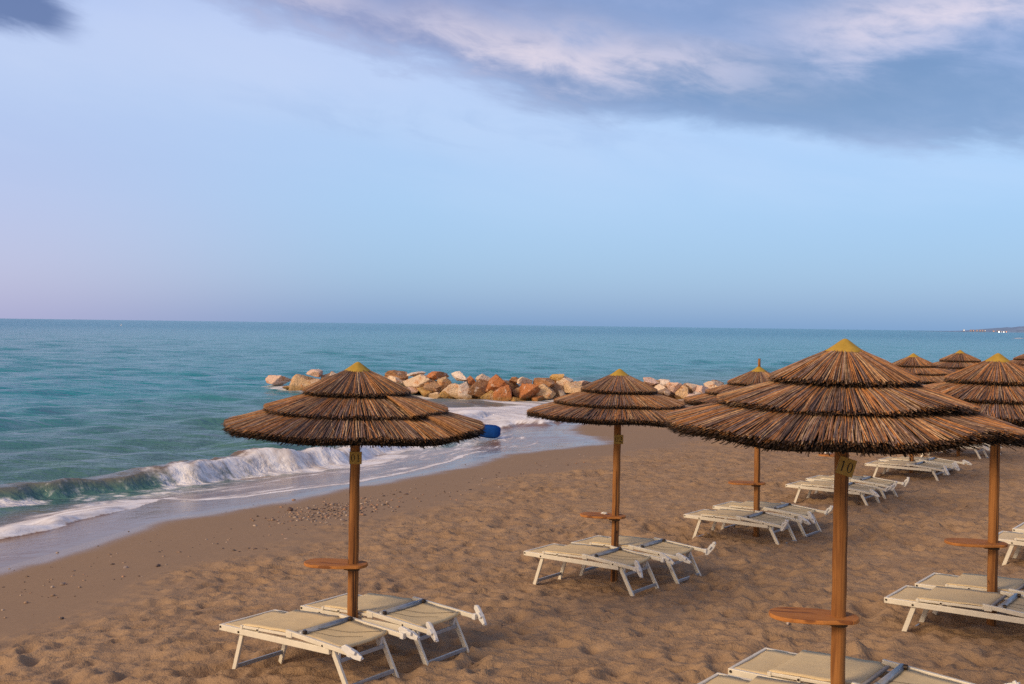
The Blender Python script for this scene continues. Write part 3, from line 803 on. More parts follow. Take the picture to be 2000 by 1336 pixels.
HW = .262          # half width between the rail centres
def make_lounger():
    root = empty('beach_lounger', (0, 0, 0))
    # lower frame, sloping gently down inland
    f = MB()
    for s in (-1, 1):
        f.bar((0, s * HW, .352), (1.22, s * HW, .300), .024, .046)
    f.bar((.012, -HW + .012, .352), (.012, HW - .012, .352), .024, .044)
    f.bar((1.19, -HW + .012, .300), (1.19, HW - .012, .300), .022, .03)
    fr = obj('base_frame', f.mesh('base_frame', M['paint']), root, bevel=.004)
    for s in (-1, 1):
        for x, z in ((.02, .358), (.235, .338), (.80, .376), (.46, .374), (1.16, .334)):
            bl = MB(); bl.tube([(x, s * (HW + .011), z), (x, s * (HW + .0185), z)], .0085, 8)
            obj('bolt', bl.mesh('bolt', M['bolt']), fr)
    # back frame folded down on the seat: a rail each side
    for s in (-1, 1):
        f = MB()
        f.bar((.265, s * (HW + .002), .381), (.80, s * (HW + .002), .372), .020, .020)
        f.box((.46, s * (HW + .010), .374), (.022, .012, .034))
        f.box((.275, s * (HW + .004), .379), (.024, .028, .028))
        obj('back_rail', f.mesh('back_rail', M['paint']), root, bevel=.003)
    # head rails, tilted down inland, with a joint plate and a plastic end cap
    for s in (-1, 1):
        f = MB()
        f.bar((.775, s * (HW + .003), .392), (1.42, s * (HW + .003), .308), .026, .034)
        f.box((.815, s * (HW + .014), .376), (.06, .014, .042))
        hf = obj('head_rail', f.mesh('head_rail', M['paint']), root, bevel=.004)
        c = MB(); c.box((0, 0, 0), (.035, .036, .044), Matrix.Rotation(R(7.5), 3, 'Y'))
        obj('end_cap', c.mesh('end_cap', M['plastic']), hf, (1.424, s * (HW + .003), .3075), bevel=.004)
    c = MB(); c.tube([(.90, -HW + .012, .384), (.90, HW - .012, .384)], .021, 12)
    c.tube([(.90, -HW + .03, .385), (.90, -HW + .06, .385)], .024, 12)
    cb = obj('crossbar', c.mesh('crossbar', M['alu'], True), root)
    for s in (-1, 1):
        k = MB(); k.tube([(.915, s * (HW - .035), .392), (.938, s * (HW - .035), .392)], .016, 10)
        obj('knob', k.mesh('knob', M['bolt']), cb)
    # fabric panels
    obj('foot_sling', sling('foot_sling', .03, .373, .42, .358, HW - .008, .010, seed=1), root)
    obj('seat_sling', sling('seat_sling', .265, .397, .80, .392, HW - .001, .010, seed=2, edge_drop=.014), root)
    h = MB(); h.box((.815, 0, .374), (.024, 2 * HW - .03, .020))
    obj('hem', h.mesh('hem', M['hem']), root, bevel=.006)
    obj('head_sling', sling('head_sling', .91, .384, 1.27, .333, HW - .018, .014, roll=True, seed=3), root)
    for a, b, hgt in (((.93, -.20, .39), (1.26, .02, .336), .004), ((.93, -.10, .39), (1.26, .20, .333), .0035)):
        tie = MB(); pts = []
        for i in range(9):
            t = i / 8; pts.append((a[0] + (b[0] - a[0]) * t, a[1] + (b[1] - a[1]) * t + .012 * math.sin(t * 9), a[2] + (b[2] - a[2]) * t + hgt - .012 * math.sin(PI * t)))
        tie.tube(pts, .0014, 5)
        obj('tie_cord', tie.mesh('tie_cord', M['bolt']), root)
    # legs: two U shaped ends splayed outwards
    for xt, xb, zt in ((.24, .10, .335), (1.225, 1.375, .298)):
        for s in (-1, 1):
            l = MB(); l.bar((xt, s * (HW - .026), zt), (xb - (xt - xb) * .35, s * (HW - .026), -.12), .022, .038, (1, 0, 0))
            obj('leg', l.mesh('leg', M['paint']), root, bevel=.003)
        b = MB(); zb = .055; t = (zt - zb) / zt; xx = xt + (xb - xt) * t
        b.bar((xx, -HW + .038, zb), (xx, HW - .038, zb), .020, .030)
        obj('leg_brace', b.mesh('leg_brace', M['alu']), root, bevel=.003)
        if xt > 1:
            b = MB(); zb = .225; t = (zt - zb) / zt; xx = xt + (xb - xt) * t
            b.bar((xx, -HW + .038, zb), (xx, HW - .038, zb), .018, .028)
            obj('leg_brace', b.mesh('leg_brace', M['alu']), root, bevel=.003)
    for s in (-1, 1):
        b = MB()
        b.prism([(1.19, .0), (1.275, .0), (1.255, -.085), (1.22, -.09)], -.012, .012)
        me = b.mesh('leg_bracket', M['plastic'])
        Mx = Matrix(((1, 0, 0, 0), (0, 0, 1, s * (HW - .052)), (0, 1, 0, .318), (0, 0, 0, 1)))
        me.transform(Mx); me.update()
        obj('leg_bracket', me, root, bevel=.003)
    # plastic clips for the sunshade at the rail ends
    for s in (-1, 1):
        c = MB()
        c.prism([(-.055, -.016), (.03, -.024), (.075, -.014), (.085, .004), (.03, .022), (-.05, .022), (-.066, .004)], -.010, .010)
        c.box((.015, .012, .017), (.035, .02, .016)); c.box((-.03, 0, -.014), (.028, .026, .012)); c.box((.07, .006, .012), (.016, .022, .012))
        me = c.mesh('clip', M['plastic'])
        me.transform(Matrix.Scale(1.22, 4) @ Matrix.Rotation(R(90), 4, 'X'))
        cl = obj('clip', me, root, (1.455, s * (HW + .026), .325), bevel=.003)
        b = MB(); b.tube([(.02, -.012, 0), (.02, .012, 0)], .007, 8)
        obj('clip_pin', b.mesh('clip_pin', M['bolt']), cl)
    return root
PROTO = make_lounger()
used = [False]
V_DIR = math.atan2(-.588, .809)      # inland direction across the rows
def lounger(px, py, du, dv, label, turn=R(8), k=0, sink=.01):
    """placed beside the pole at px,py: dv inland, du along the row"""
    if used[0]: o = copy_tree(PROTO)
    else: o = PROTO; used[0] = True
    a = V_DIR
    ux, uy = -math.sin(a), math.cos(a); vx, vy = math.cos(a), math.sin(a)
    # sea end (local origin) so that the lounger's middle sits at the given offset
    an = a + turn
    cx = px + ux * du + vx * dv; cy = py + uy * du + vy * dv
    x0 = cx - math.cos(an) * .71; y0 = cy - math.sin(an) * .71
    xa, ya = x0 + math.cos(an) * .15, y0 + math.sin(an) * .15; xb, yb = x0 + math.cos(an) * 1.35, y0 + math.sin(an) * 1.35
    za, zb = gz(xa, ya) - sink, gz(xb, yb) - sink
    pit = math.atan2(zb - za, 1.2) * .9
    zc = za - math.tan(pit) * .15
    o.location = (x0, y0, zc); o.rotation_euler = (0, -pit, an)
    tag(o, label, 'lounger', 'beige sling loungers paired under the parasols')
    rr = random.Random(k * 7 + 3)
    for ch in o.children:
        if ch.name.split('.')[0] == 'clip':
            ch.rotation_euler = (rr.uniform(-.25, .25), rr.choice((-1, 1, 1)) * rr.uniform(.35, 1.15), rr.uniform(-.3, .3))
            ch.location.x += rr.uniform(-.01, .02)
    return o

PAIRS = [
    (-1.25, 8.2, (-.54, .12), (.24, .17), 'under parasol 01, {} its post', R(-1), .02),
    (1.15, 11.3, (-.43, .0), (.315, .13), 'under parasol 02, {} its post', R(-3), .01),
    (3.35, 14.0, (-.50, .02), (.315, .06), 'under the parasol with the bare pole tip, {} the post', R(-4), .045),
    (5.41, 16.8, (-.48, .06), (.32, .10), 'partly masked by post 10, {} its twin', R(-4), .10),
    (7.58, 19.5, (-.45, .08), (.32, .10), 'below the rim of parasol 10, {} the slim post', R(-4), .12),
    (9.72, 22.4, (-.45, .0), (.32, .10), 'showing only legs under rim 10, {} the thin post', R(-4), .05),
    (11.9, 25.3, (-.45, .0), (.32, .10), 'seen as a white sliver at the frame edge, {} its post', R(-4), .03),
    (1.89, 5.9, (-.44, .05), (.32, .04), 'cut by the bottom frame edge, {} post 10', R(-2), .085),
    (4.08, 8.7, (-.43, .05), (.32, .10), 'leaving the frame under the broad yellow cap, {} the post', R(-3), .085),
    (6.3, 11.5, (-.43, .0), (.32, .10), 'cut by the right frame edge past a table, {} its twin', R(-3), .08),
]
kk = 0
for px, py, a, b, ph, tn, sk in PAIRS:
    for (du, dv), w in ((a, 'in front of'), (b, 'behind')):
        lounger(px, py, du, dv, 'beige lounger ' + ph.format(w), tn, kk, sk); kk += 1

# ------------------------------------------------------------------ boulders of the breakwater
ICO = {}
def ico(sub):
    if sub not in ICO:
        import bmesh
        bm = bmesh.new(); bmesh.ops.create_icosphere(bm, subdivisions=sub, radius=1)
        V = np.array([v.co[:] for v in bm.verts]); F = np.array([[v.index for v in f.verts] for f in bm.faces]); bm.free()
        ICO[sub] = (V, F)
    return ICO[sub]
def noise3(P, s, seed):
    return (fbm(P[:, 0] * s + P[:, 2] * 1.7 * s, P[:, 1] * s - P[:, 2] * .9 * s, seed, 3) - .5)
def rock_mesh(name, sx, sy, sz, seed, sub=4, mat=None, cuts=13, soft=.07, lo=.66, hi=.96, cap=1.06):
    V, F = ico(sub); rg = np.random.default_rng(seed)
    N = rg.normal(size=(cuts, 3)); N /= np.linalg.norm(N, axis=1)[:, None]; D = lo + (hi - lo) * rg.random(cuts)
    dots = V @ N.T
    rad = np.where(dots > .05, D / np.maximum(dots, .05), 9).min(1)
    rad = np.minimum(rad, cap)
    # soften the facets
    rr = -soft * np.log(np.exp(-np.where(dots > .05, D / np.maximum(dots, .05), 9) / soft).sum(1) + np.exp(-cap / soft))
    P = V * rr[:, None]
    P = P * (1 + .12 * noise3(P, 2.3, seed) + .07 * noise3(P, 7, seed + 2))[:, None]
    P = P / np.abs(P).max(0)
    P = P * np.array([sx, sy, sz])
    return mesh_np(name, P, F, cuts > 12 and soft > .03, mat=mat)

HC = 2.736
CO = {'cream': (.74, .56, .40), 'pink': (.76, .53, .41), 'white': (.80, .67, .56), 'rust': (.52, .20, .075), 'ochre': (.60, .37, .13), 'tan': (.66, .45, .26), 'brown': (.36, .19, .095), 'grey': (.33, .27, .22)}
# x, y of the centre (metres), z of the centre, width, height, colour
ROCKS = []
def rk(list_, ox, oy, sc):
    for zx, zy, w, h, c, shape in list_:
        ROCKS.append((ox + zx / sc, oy + zy / sc, w / sc, h / sc, c, shape))
rk([(115, 127, 118, 52, 'pink', 'lone low'), (250, 125, 135, 82, 'tan', 'big'), (330, 90, 95, 44, 'pink', 'flat'), (195, 160, 70, 20, 'ochre', 'low wet'), (345, 140, 110, 70, 'tan', 'half hidden'),
    (440, 125, 120, 80, 'cream', 'hidden'), (540, 130, 120, 80, 'tan', 'hidden'), (650, 120, 120, 80, 'cream', 'hidden'),
    (790, 92, 130, 50, 'brown', 'long'), (790, 125, 118, 66, 'cream', 'blocky'), (905, 92, 92, 28, 'white', 'flat'), (910, 140, 168, 78, 'cream', 'massive'), (1000, 105, 112, 48, 'rust', 'squat'),
    (1040, 135, 78, 82, 'tan', 'upright'), (1005, 170, 48, 48, 'brown', 'small'), (870, 182, 74, 34, 'pink', 'small'), (950, 187, 84, 42, 'ochre', 'rounded'), (1000, 215, 94, 46, 'cream', 'low'),
    (1100, 170, 122, 92, 'cream', 'square'), (1145, 110, 88, 58, 'white', 'broad'), (1200, 120, 48, 46, 'rust', 'narrow'), (1260, 116, 98, 44, 'cream', 'wide'), (1168, 185, 66, 82, 'white', 'tall'),
    (1250, 175, 108, 96, 'brown', 'rugged'), (1065, 207, 66, 42, 'ochre', 'low'), (1210, 232, 64, 32, 'ochre', 'half sunk'), (1292, 220, 92, 62, 'ochre', 'wedge shaped'), (1350, 142, 122, 78, 'rust', 'angular'),
    (1440, 119, 76, 38, 'brown', 'dark'), (1396, 193, 112, 108, 'rust', 'deep red'), (1508, 190, 126, 110, 'rust', 'speckled'), (1512, 127, 84, 40, 'cream', 'slim'), (1625, 138, 122, 74, 'brown', 'dark topped'),
    (1670, 107, 80, 50, 'ochre', 'bright'), (1630, 200, 136, 90, 'tan', 'pitted'), (1738, 132, 94, 84, 'cream', 'orange stained'), (1820, 135, 92, 50, 'pink', 'ridge'), (1792, 172, 112, 66, 'tan', 'orange'),
    (1452, 236, 92, 32, 'ochre', 'half sunk'), (1716, 200, 46, 56, 'grey', 'shadowed'), (1580, 225, 66, 40, 'rust', 'low')], 500, 700, 2.857)
rk([(640, 330, 150, 110, 'tan', 'hidden'), (760, 260, 150, 100, 'cream', 'hidden'), (880, 300, 150, 110, 'rust', 'hidden'), (1000, 270, 150, 100, 'tan', 'hidden'), (1120, 300, 150, 110, 'cream', 'hidden'),
    (1300, 222, 124, 64, 'pink', 'sloping'), (1420, 217, 124, 72, 'white', 'peaked'), (1387, 282, 114, 74, 'cream', 'sturdy'), (1430, 312, 84, 56, 'cream', 'small'), (1505, 287, 134, 104, 'pink', 'stained'),
    (1610, 310, 152, 132, 'tan', 'large gleaming'), (1645, 377, 114, 74, 'pink', 'foremost'), (1700, 266, 114, 66, 'cream', 'flat topped'), (1762, 312, 134, 94, 'pink', 'wide'), (1862, 252, 172, 62, 'cream', 'long flat'),
    (1850, 302, 134, 84, 'pink', 'blunt'), (1722, 347, 94, 64, 'white', 'chipped'), (1930, 300, 110, 80, 'tan', 'end')], 1000, 700, 4.762)
F_PX = 2018.0; PIT = .0164; ROL = .013
def ray(px, py):
    dx, dy = px - 1000, py - 668
    xx = dx * math.cos(ROL) + dy * math.sin(ROL); yy = -dx * math.sin(ROL) + dy * math.cos(ROL)
    u = -yy / F_PX
    return xx / F_PX, math.cos(PIT) + u * math.sin(PIT), -math.sin(PIT) + u * math.cos(PIT)
def rock_base_y(X):
    return float(np.interp(X, [-14, -12, -9.3, -4.3, -2.4, 0, 1.7, 4.5, 7.5, 10.5], [58.5, 56.4, 54.3, 52.2, 50.6, 49.4, 49.6, 50.2, 50.7, 51.6]))
pos = []
for (px, py, w, h, c, shape) in ROCKS:
    dx, dy, dz = ray(px, py)
    Y = 52.0
    for it in range(8):
        t = Y / dy; X = dx * t; Z = HC + dz * t
        Y = rock_base_y(X) + max(0, Z + .75) * 1.25
    pos.append((X, Y, Z, w / F_PX * Y, h / F_PX * Y, c, shape))
order = sorted(range(len(pos)), key=lambda i: pos[i][0])
NAMES = {}
def ordinal(n): return ['first', 'second', 'third', 'fourth', 'fifth', 'sixth', 'seventh', 'eighth', 'ninth', 'tenth', 'eleventh', 'twelfth', 'thirteenth', 'fourteenth', 'fifteenth', 'sixteenth', 'seventeenth', 'eighteenth', 'nineteenth', 'twentieth'][n]
labels = {}
adj = {'cream': 'cream', 'pink': 'pinkish', 'white': 'pale', 'rust': 'rust red', 'ochre': 'ochre', 'tan': 'tan', 'brown': 'brown', 'grey': 'grey'}
cnt = {}
for i in order:
    X, Y, Z, w, h, c, shape = pos[i]
    if px is None: pass
    where = 'crest' if Z > .05 else ('middle' if Z > -.45 else 'waterline')
    k = (c, where); n = cnt.get(k, 0); cnt[k] = n + 1
    sh = '' if shape == 'hidden' else shape + ' '
    labels[i] = '%s%s boulder, %s %s one from seaward in the breakwater %s' % (sh, adj[c], ordinal(n), adj[c], where)
for i, (X, Y, Z, w, h, c, shape) in enumerate(pos):
    me = rock_mesh('boulder', w * .66, max(w, h) * .56 + .12, h * .70, 500 + i, 4, M['rock'], cuts=8 + i % 5, soft=.004, lo=.36, hi=.80, cap=1.35)
    o = obj('boulder', me, None, (X, Y + .12, Z - h * .03)); o.rotation_euler = (0, random.uniform(-.08, .08), 0)
    v = .88 + .24 * rng.random(); cc = CO[c]
    o.color = (cc[0] * v, cc[1] * v, cc[2] * v, 1)
    tag(o, labels[i], 'boulder', 'boulders of the breakwater')
# core stones that carry the visible ones
for k in range(26):
    X = -10.4 + k * .84
    Y = rock_base_y(X) + 1.45 + .3 * math.sin(k * 2.1)
    me = rock_mesh('boulder', .80, .95, .80 + .1 * math.sin(k * 1.3), 900 + k, 4, M['rock'], cuts=9, soft=.004, lo=.36, hi=.80, cap=1.35)
    o = obj('boulder', me, None, (X, Y, -.80)); o.color = (.38, .235, .14, 1)
    tag(o, 'brown core boulder wedged in a gap behind the front boulders of the breakwater', 'boulder', 'core boulders wedged in the breakwater')

# ------------------------------------------------------------------ blue float
def float_mesh():
    V, F = ico(4); P = V.copy()
    e = .52
    P = np.sign(P) * np.abs(P) ** e
    P[:, 0] *= .46; P[:, 1] *= .22; P[:, 2] *= .19
    P[:, 2] *= 1 + .10 * np.sin(P[:, 0] * 3 + .6) - .12 * (P[:, 0] > .3) * (P[:, 0] - .3) / .16
    P += (V * .012) * (noise3(V, 3, 4))[:, None] * 2
    return mesh_np('blue_float', P, F, True, mat=M['blue'])
ft = empty('float', (-.78, 32.5, -.80)); tag(ft, 'blue rounded float lying in the shallow foam beside the rim of parasol 01', 'float')
fb = obj('body', float_mesh(), ft, (0, 0, .19)); fb.rotation_euler = (0, R(4), R(-6))
t = MB(); t.tube([(-.30, -.235, .03), (-.28, -.25, -.02), (-.25, -.24, -.08), (-.22, -.235, -.14)], .008, 6)
t.tube([(-.30, -.02, .20), (-.30, -.16, .17), (-.30, -.235, .05), (-.30, -.23, -.12)], .007, 6)
obj('rope', t.mesh('rope', M['paper']), fb)

# ------------------------------------------------------------------ stones, pebbles and scraps on the sand
STONES = [(-3.90, 18.3, .085, .075, (.10, .055, .04), 'dark reddish stone standing alone in the wet film above the pebbles'),
          (-3.95, 17.2, .07, .05, (.30, .20, .13), 'brown stone at the waterward tip of the pebble patch'),
          (2.08, 9.75, .055, .03, (.46, .31, .19), 'flat sandy pink stone midway between parasols 02 and 10'),
          (2.42, 8.9, .035, .024, (.50, .42, .36), 'pale stone with a dark twin to the left of the post of parasol 10'),
          (2.50, 9.0, .03, .024, (.07, .05, .04), 'small dark stone touching the pale stone left of post 10'),
          (2.79, 8.9, .05, .04, (.46, .30, .17), 'tan stone peeking out from behind the post of parasol 10'),
          (-4.6, 10.6, .05, .03, (.06, .045, .04), 'black angular stone on the trodden sand at the left side'),
          (-5.05, 13.55, .07, .035, (.28, .22, .19), 'grey flat stone in the damp sand nearest the left waterline'),
          (-4.6, 13.5, .06, .04, (.09, .06, .05), 'dark brown stone on the smooth damp sand'),
          (-5.5, 12.7, .08, .035, (.22, .16, .12), 'flat mottled stone half buried on the damp slope'),
          (-6.0, 11.2, .08, .045, (.36, .27, .19), 'pale grey brown stone by the left frame edge'),
          (-3.85, 14.4, .055, .03, (.12, .09, .07), 'charcoal stone where the trodden sand begins'),
          (-3.3, 15.2, .05, .02, (.52, .36, .26), 'small pink stone on the damp sand above the footprints'),
          (-2.0, 17.6, .05, .03, (.30, .22, .16), 'single stone beside the post of parasol 01 on damp sand')]
for i, (x, y, w, h, c, lb) in enumerate(STONES):
    w *= .62; h *= .62
    me = rock_mesh('stone', w, w * .75, h, 1200 + i, 3, M['stone'], soft=.12)
    o = obj('stone', me, None, (x, y, gz(x, y) + h * .45)); o.color = (*c, 1); o.rotation_euler[2] = i * 1.3
    tag(o, lb, 'stone')
def pebbles():
    V0, F0 = ico(1); Vs = []; Fs = []; Cs = []; b = 0; rg = np.random.default_rng(99)
    pal = np.array([(.38, .25, .16), (.28, .18, .11), (.20, .13, .09), (.44, .34, .26), (.10, .06, .045), (.07, .045, .035), (.38, .21, .12)])
    pts = []
    for _ in range(330): pts.append((rg.normal(-3.25, .42), rg.normal(17.9, .75), .010 + .024 * rg.random() ** 2))
    for _ in range(160): pts.append((rg.normal(-2.75, .35), rg.normal(18.7, .8), .012 + .025 * rg.random() ** 2))
    for _ in range(420):                       # strewn along the damp sand
        t = rg.random(); x = -6.5 + 9.0 * t + rg.normal(0, .5); y = 11.5 + 14.5 * t + rg.normal(0, .9); pts.append((x, y, .008 + .022 * rg.random() ** 2.5))
    for _ in range(700): pts.append((rg.uniform(-7, 9), rg.uniform(7, 26), .006 + .013 * rg.random() ** 2))
    P = np.array(pts); d = shore_d(P[:, 0], P[:, 1]); P = P[d > -.5]; z = base_z(P[:, 0], P[:, 1])
    for (x, y, r), zz in zip(P, z):
        a = rg.random() * 6.28; s = np.array([r * (.9 + .6 * rg.random()), r * (.7 + .3 * rg.random()), r * (.4 + .3 * rg.random())])
        Q = V0 * (1 + .25 * (rg.random((len(V0), 1)) - .5)) * s
        ca, sa = math.cos(a), math.sin(a)
        Vs.append(np.c_[Q[:, 0] * ca - Q[:, 1] * sa + x, Q[:, 0] * sa + Q[:, 1] * ca + y, Q[:, 2] + zz + s[2] * .35])
        Fs.append(F0 + b); b += len(V0)
        c = pal[rg.integers(len(pal))] * (.8 + .4 * rg.random())
        Cs.append(np.tile([*c, 1], (len(V0), 1)))
    me = mesh_np('pebbles', np.concatenate(Vs), np.concatenate(Fs), True, {'tint': ('FLOAT_COLOR', np.concatenate(Cs))}, M['pebble'])
    o = obj('pebbles', me); tag(o, 'loose pebbles strewn over the damp sand by the waterline', 'pebbles', kind='stuff')
pebbles()
def scrap(x, y, z, s, lb, seed):
    V, F = ico(2); rg = np.random.default_rng(seed)
    P = V * (.6 + .7 * rg.random((len(V), 1))) * np.array([s, s * .6, s * .4])
    o = obj('crumpled_paper', mesh_np('crumpled_paper', P, F, False, mat=M['paper']), None, (x, y, z)); tag(o, lb, 'litter')
scrap(.30, 11.2, gz(.30, 11.2) + .012, .03, 'scrap of white litter on the sand left of the loungers of parasol 02', 4)
scrap(1.03, 11.32, gz(1.15, 11.3) + .70 + .012 + .016, .038, 'small crumpled white wrapper lying on the table of parasol 02', 5)
scrap(5.18, 16.85, gz(5.41, 16.8) + .69 + .012 + .02, .06, 'white crumpled wrapper on the table hidden behind post 10', 6)

# ------------------------------------------------------------------ far things
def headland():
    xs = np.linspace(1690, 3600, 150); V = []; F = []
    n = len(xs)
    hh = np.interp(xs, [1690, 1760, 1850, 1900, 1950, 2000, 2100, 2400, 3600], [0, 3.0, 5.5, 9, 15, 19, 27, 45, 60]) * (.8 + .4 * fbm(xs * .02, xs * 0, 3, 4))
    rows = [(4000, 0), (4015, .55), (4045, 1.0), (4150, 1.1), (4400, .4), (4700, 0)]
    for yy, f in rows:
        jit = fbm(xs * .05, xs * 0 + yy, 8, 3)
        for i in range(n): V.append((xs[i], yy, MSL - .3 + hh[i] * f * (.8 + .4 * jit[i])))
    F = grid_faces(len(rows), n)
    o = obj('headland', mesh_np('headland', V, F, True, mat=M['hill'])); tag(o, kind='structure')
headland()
def px_far(px, py, Y):
    dx, dy, dz = ray(px, py); t = Y / dy; return dx * t, Y, HC + dz * t
def far_house(px, py, w, h, lamp, lb, s):
    x, y, z = px_far(px, py, 3990)
    root = empty('waterfront_house', (x, y, MSL - .2)); tag(root, lb, 'house', 'lit houses on the distant headland')
    hh = max(z - MSL + h * .5, h)
    m = MB(); m.box((0, 0, hh / 2), (w, w * .7, hh)); obj('wall', m.mesh('wall', M['house']), root)
    r = MB(); r.add([(-w * .56, -w * .4, hh), (w * .56, -w * .4, hh), (w * .56, w * .4, hh), (-w * .56, w * .4, hh), (-w * .56, 0, hh + w * .28), (w * .56, 0, hh + w * .28)],
                    [(0, 1, 5, 4), (2, 3, 4, 5), (0, 4, 3), (1, 2, 5), (3, 2, 1, 0)]); obj('roof', r.mesh('roof', M['house']), root)
    l = MB(); l.box((0, -w * .35 - .1, z - MSL + .2), (s * .62, .2, s * .62)); obj('lit_window', l.mesh('lit_window', lamp), root)
W_, O_ = M['lamp_w'], M['lamp_o']
far_house(1882.5, 644.8, 5, 3.5, W_, 'lone lit house at the seaward tip of the distant headland', 3.0)
for i, px in enumerate((1896, 1901, 1908, 1914, 1919)):
    far_house(px, 645.3, 6, 4, O_, 'tiny house with reddish light in the faint row along the low distant spit', 2.4)
far_house(1923.5, 645.6, 5, 3.5, W_, 'tiny pale lit house closing the row of reddish lights on the spit', 1.8)
far_house(1940.5, 646.8, 7, 4, O_, 'distant house with a faint orange glow standing just apart from the brightest one', 3.5)
far_house(1950.3, 648.2, 12, 6, W_, 'brightest lit house on the distant shore at the right of the sea', 6.5)
far_house(1955.8, 648.5, 5, 3.5, W_, 'small lit house squeezed beside the brightest house on the far shore', 2.2)
far_house(1960.2, 648.5, 6, 4, W_, 'white lit house second brightest on the distant shore', 4.0)
far_house(1965.2, 648.4, 6, 4, O_, 'house with a tall reddish orange light under the distant hill', 4.4)
bu = empty('sea_buoy', (-255.6, 675.7, MSL)); tag(bu, 'tiny white buoy floating far out on the left side of the sea', 'buoy')
V, F = lathe([(.01, .95), (.12, .9), (.25, .5), (.5, .35), (.55, .1), (.4, -.2), (.01, -.3)], 20); obj('body', mesh_np('body', V, F, True, mat=M['buoyw']), bu)
V, F = lathe([(.01, 1.5), (.05, 1.5), (.05, .9), (.01, .9)], 10); obj('mast', mesh_np('mast', V, F, True, mat=M['buoyw']), bu)

# ------------------------------------------------------------------ sky, sun, camera
SUN_AZ = R(232); SUN_EL = R(27)       # compass style azimuth from +Y clockwise
sdir = Vector((math.sin(SUN_AZ) * math.cos(SUN_EL), math.cos(SUN_AZ) * math.cos(SUN_EL), math.sin(SUN_EL)))
w = bpy.data.worlds.new('World'); scn.world = w; w.use_nodes = True
nt = NT(w.node_tree); nt.n.clear()
out = nt.n.new('ShaderNodeOutputWorld')
sky = nt.n.new('ShaderNodeTexSky'); sky.sky_type = 'NISHITA'; sky.sun_disc = False
sky.sun_elevation = SUN_EL; sky.sun_rotation = SUN_AZ; sky.air_density = 1.0; sky.dust_density = 1.5; sky.ozone_density = 2.0
bg1 = nt.n.new('ShaderNodeBackground'); nt.l.new(sky.outputs[0], bg1.inputs[0]); bg1.inputs[1].default_value = .05
D = nt.n.new('ShaderNodeTexCoord').outputs['Generated']
sp = nt.n.new('ShaderNodeSeparateXYZ'); nt.l.new(D, sp.inputs[0])
az = nt.m('ARCTAN2', sp.outputs[0], sp.outputs[1]); el = nt.m('ARCSINE', sp.outputs[2])
# clear part: gradient by elevation, pinker to the left, bluer to the right
g = nt.ramp(nt.m('MULTIPLY', nt.m('MAXIMUM', el, 0.0), 1 / .9), [
    (0.0, srgb(118, 158, 208)), (.05, srgb(131, 171, 217)), (.13, srgb(153, 187, 228)), (.22, srgb(172, 197, 235)), (.30, srgb(180, 197, 238)), (.42, srgb(166, 176, 214)), (1.0, srgb(150, 152, 188))])
left = nt.m('MULTIPLY', nt.ss(-.08, -.52, az), nt.ss(.30, .04, el))
g = nt.mix(nt.m('MULTIPLY', left, .8), g, srgb(186, 180, 222))
right = nt.m('MULTIPLY', nt.ss(-.1, .5, az), nt.ss(.22, .0, el))
g = nt.mix(nt.m('MULTIPLY', right, .7), g, srgb(108, 156, 210))
cb = nt.n.new('ShaderNodeCombineXYZ'); nt.put(az, cb.inputs[0]); nt.put(nt.m('ADD', el, nt.m('MULTIPLY', az, .16)), cb.inputs[1])
C = cb.outputs[0]
n1 = nt.noise(nt.mapping(C, (3.4, 10, 1), loc=(1.7, 2.3, 0)), 1.0, 7, .55, .6)
n2 = nt.noise(nt.mapping(C, (8.0, 24, 1), loc=(5.1, .4, 0)), 1.0, 7, .6, .5)
n3 = nt.noise(nt.mapping(C, (2.0, 8.0, 1), loc=(9.3, 4.0, 0)), 1.0, 5, .55, .4)
n4 = nt.noise(nt.mapping(C, (18, 46, 1), loc=(2.0, 7.7, 0)), 1.0, 6, .62, .4)
c0 = lambda n, k: nt.m('MULTIPLY', nt.m('SUBTRACT', n, .5), k)
elw = nt.m('ADD', nt.m('ADD', el, c0(n1, .075)), nt.m('ADD', c0(n2, .050), c0(n4, .026)))
azw = nt.m('ADD', az, nt.m('ADD', c0(n3, .18), c0(n2, .06)))
def blob(a0, e0, ra, re, tilt=0.0):
    da = nt.m('SUBTRACT', azw, a0)
    de = nt.m('SUBTRACT', nt.m('SUBTRACT', elw, e0), nt.m('MULTIPLY', da, tilt))
    q = nt.m('ADD', nt.m('POWER', nt.m('ABSOLUTE', nt.m('DIVIDE', da, ra)), 2.0), nt.m('POWER', nt.m('ABSOLUTE', nt.m('DIVIDE', de, re)), 2.0))
    return nt.m('POWER', 2.71828, nt.m('MULTIPLY', q, -1.0))
# thin high veil with faint streaks
veil = nt.m('MULTIPLY', nt.ss(.42, .72, n3), nt.m('MULTIPLY', nt.ss(.06, .20, el), .38))
g = nt.mix(veil, g, srgb(198, 208, 236))
g = nt.mix(nt.m('MULTIPLY', blob(-.30, .245, .30, .05), .45), g, srgb(206, 214, 240))
wisp = nt.m('MULTIPLY', nt.m('MULTIPLY', blob(-.02, .19, .22, .018, -.05), nt.ss(.40, .65, n2)), .45)
g = nt.mix(wisp, g, srgb(142, 166, 212))
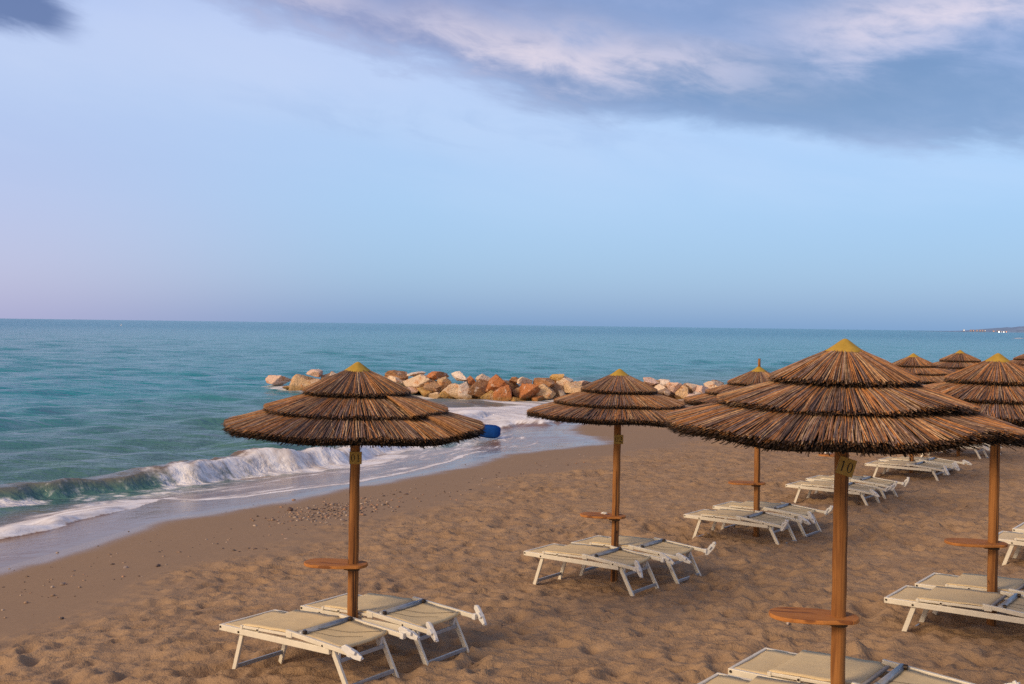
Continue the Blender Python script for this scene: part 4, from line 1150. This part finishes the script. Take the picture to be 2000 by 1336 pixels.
# cloud bank whose lower edge falls towards the right
ce = nt.m('ADD', el, nt.m('ADD', c0(n2, .03), c0(n4, .02)))
corner = nt.m('MULTIPLY', nt.ss(-.385, -.43, nt.m('ADD', az, c0(n4, .05))), nt.ss(.234, .254, ce))
edge = nt.m('ADD', nt.m('SUBTRACT', .219, nt.m('MULTIPLY', az, .20)), nt.m('MULTIPLY', nt.m('MULTIPLY', az, az), .17))
h = nt.m('SUBTRACT', elw, edge)
mask = nt.m('MULTIPLY', nt.ss(-.014, .018, h), nt.ss(-.42, -.26, azw))
mask = nt.m('MAXIMUM', mask, nt.m('MULTIPLY', corner, 1.0), clamp=True)
mask = nt.m('MAXIMUM', mask, nt.m('MULTIPLY', nt.ss(.33, .42, elw), .85))
dark = nt.mix(nt.ss(-.15, .25, az), srgb(114, 122, 172), srgb(100, 124, 172))
puff = nt.ss(.38, .62, nt.m('ADD', nt.m('MULTIPLY', n2, .55), nt.m('MULTIPLY', n4, .45)))
body = nt.mix(nt.m('MULTIPLY', puff, .46), dark, srgb(172, 180, 218))
body = nt.mix(nt.m('MULTIPLY', blob(.30, .217, .24, .030, -.05), .85), body, srgb(72, 106, 154))
body = nt.mix(nt.m('MULTIPLY', blob(.15, .292, .16, .026), .75), body, srgb(118, 138, 184))
body = nt.mix(corner, body, srgb(74, 88, 142))
body = nt.mix(nt.m('MULTIPLY', blob(-.10, .314, .11, .022), .7), body, srgb(120, 130, 178))
tex = nt.ss(.36, .60, nt.m('ADD', nt.m('MULTIPLY', n2, .5), nt.m('MULTIPLY', n4, .5)))
tex2 = nt.m('ADD', .42, nt.m('MULTIPLY', tex, .50))
lt = nt.m('MAXIMUM', nt.m('MULTIPLY', blob(.02, .262, .17, .022, -.10), .95), nt.m('MULTIPLY', blob(.40, .280, .15, .027, .10), .95))
lt = nt.m('MAXIMUM', lt, nt.m('MULTIPLY', blob(-.24, .305, .10, .022, -.2), .6))
body = nt.mix(nt.m('MULTIPLY', lt, tex2), body, srgb(236, 214, 216))
g = nt.mix(nt.m('MULTIPLY', mask, .95), g, body)
# warm dusk glow low on the sun's side
glow = nt.n.new('ShaderNodeVectorMath'); glow.operation = 'DOT_PRODUCT'; nt.l.new(D, glow.inputs[0]); glow.inputs[1].default_value = sdir
g = nt.mix(nt.m('MULTIPLY', nt.ss(.2, 1.0, glow.outputs['Value']), .8), g, (1.0, .66, .40))
bg2 = nt.n.new('ShaderNodeBackground'); nt.l.new(g, bg2.inputs[0]); bg2.inputs[1].default_value = .83
add = nt.n.new('ShaderNodeAddShader'); nt.l.new(bg1.outputs[0], add.inputs[0]); nt.l.new(bg2.outputs[0], add.inputs[1])
nt.l.new(add.outputs[0], out.inputs[0])

sl = bpy.data.lights.new('sun', 'SUN'); sl.energy = 2.5; sl.angle = R(17); sl.color = (1.0, .75, .48)
so = bpy.data.objects.new('sun', sl); col.objects.link(so)
so.rotation_euler = (-sdir).to_track_quat('-Z', 'Y').to_euler(); so.location = sdir * 50

cam = bpy.data.cameras.new('camera'); cam.sensor_width = 36; cam.lens = 36 * F_PX / 2000; cam.clip_start = .1; cam.clip_end = 200000
co = bpy.data.objects.new('camera', cam); col.objects.link(co)
co.matrix_world = Matrix.Translation((0, 0, HC)) @ Matrix.Rotation(PI / 2 - PIT, 4, 'X') @ Matrix.Rotation(ROL, 4, 'Z')
scn.camera = co
scn.view_settings.view_transform = 'Standard'; scn.view_settings.look = 'None'; scn.view_settings.exposure = 0; scn.view_settings.gamma = 1
scn.render.engine = 'CYCLES'
scn.cycles.max_bounces = 6; scn.cycles.diffuse_bounces = 3; scn.cycles.glossy_bounces = 3
scn.cycles.use_denoising = False
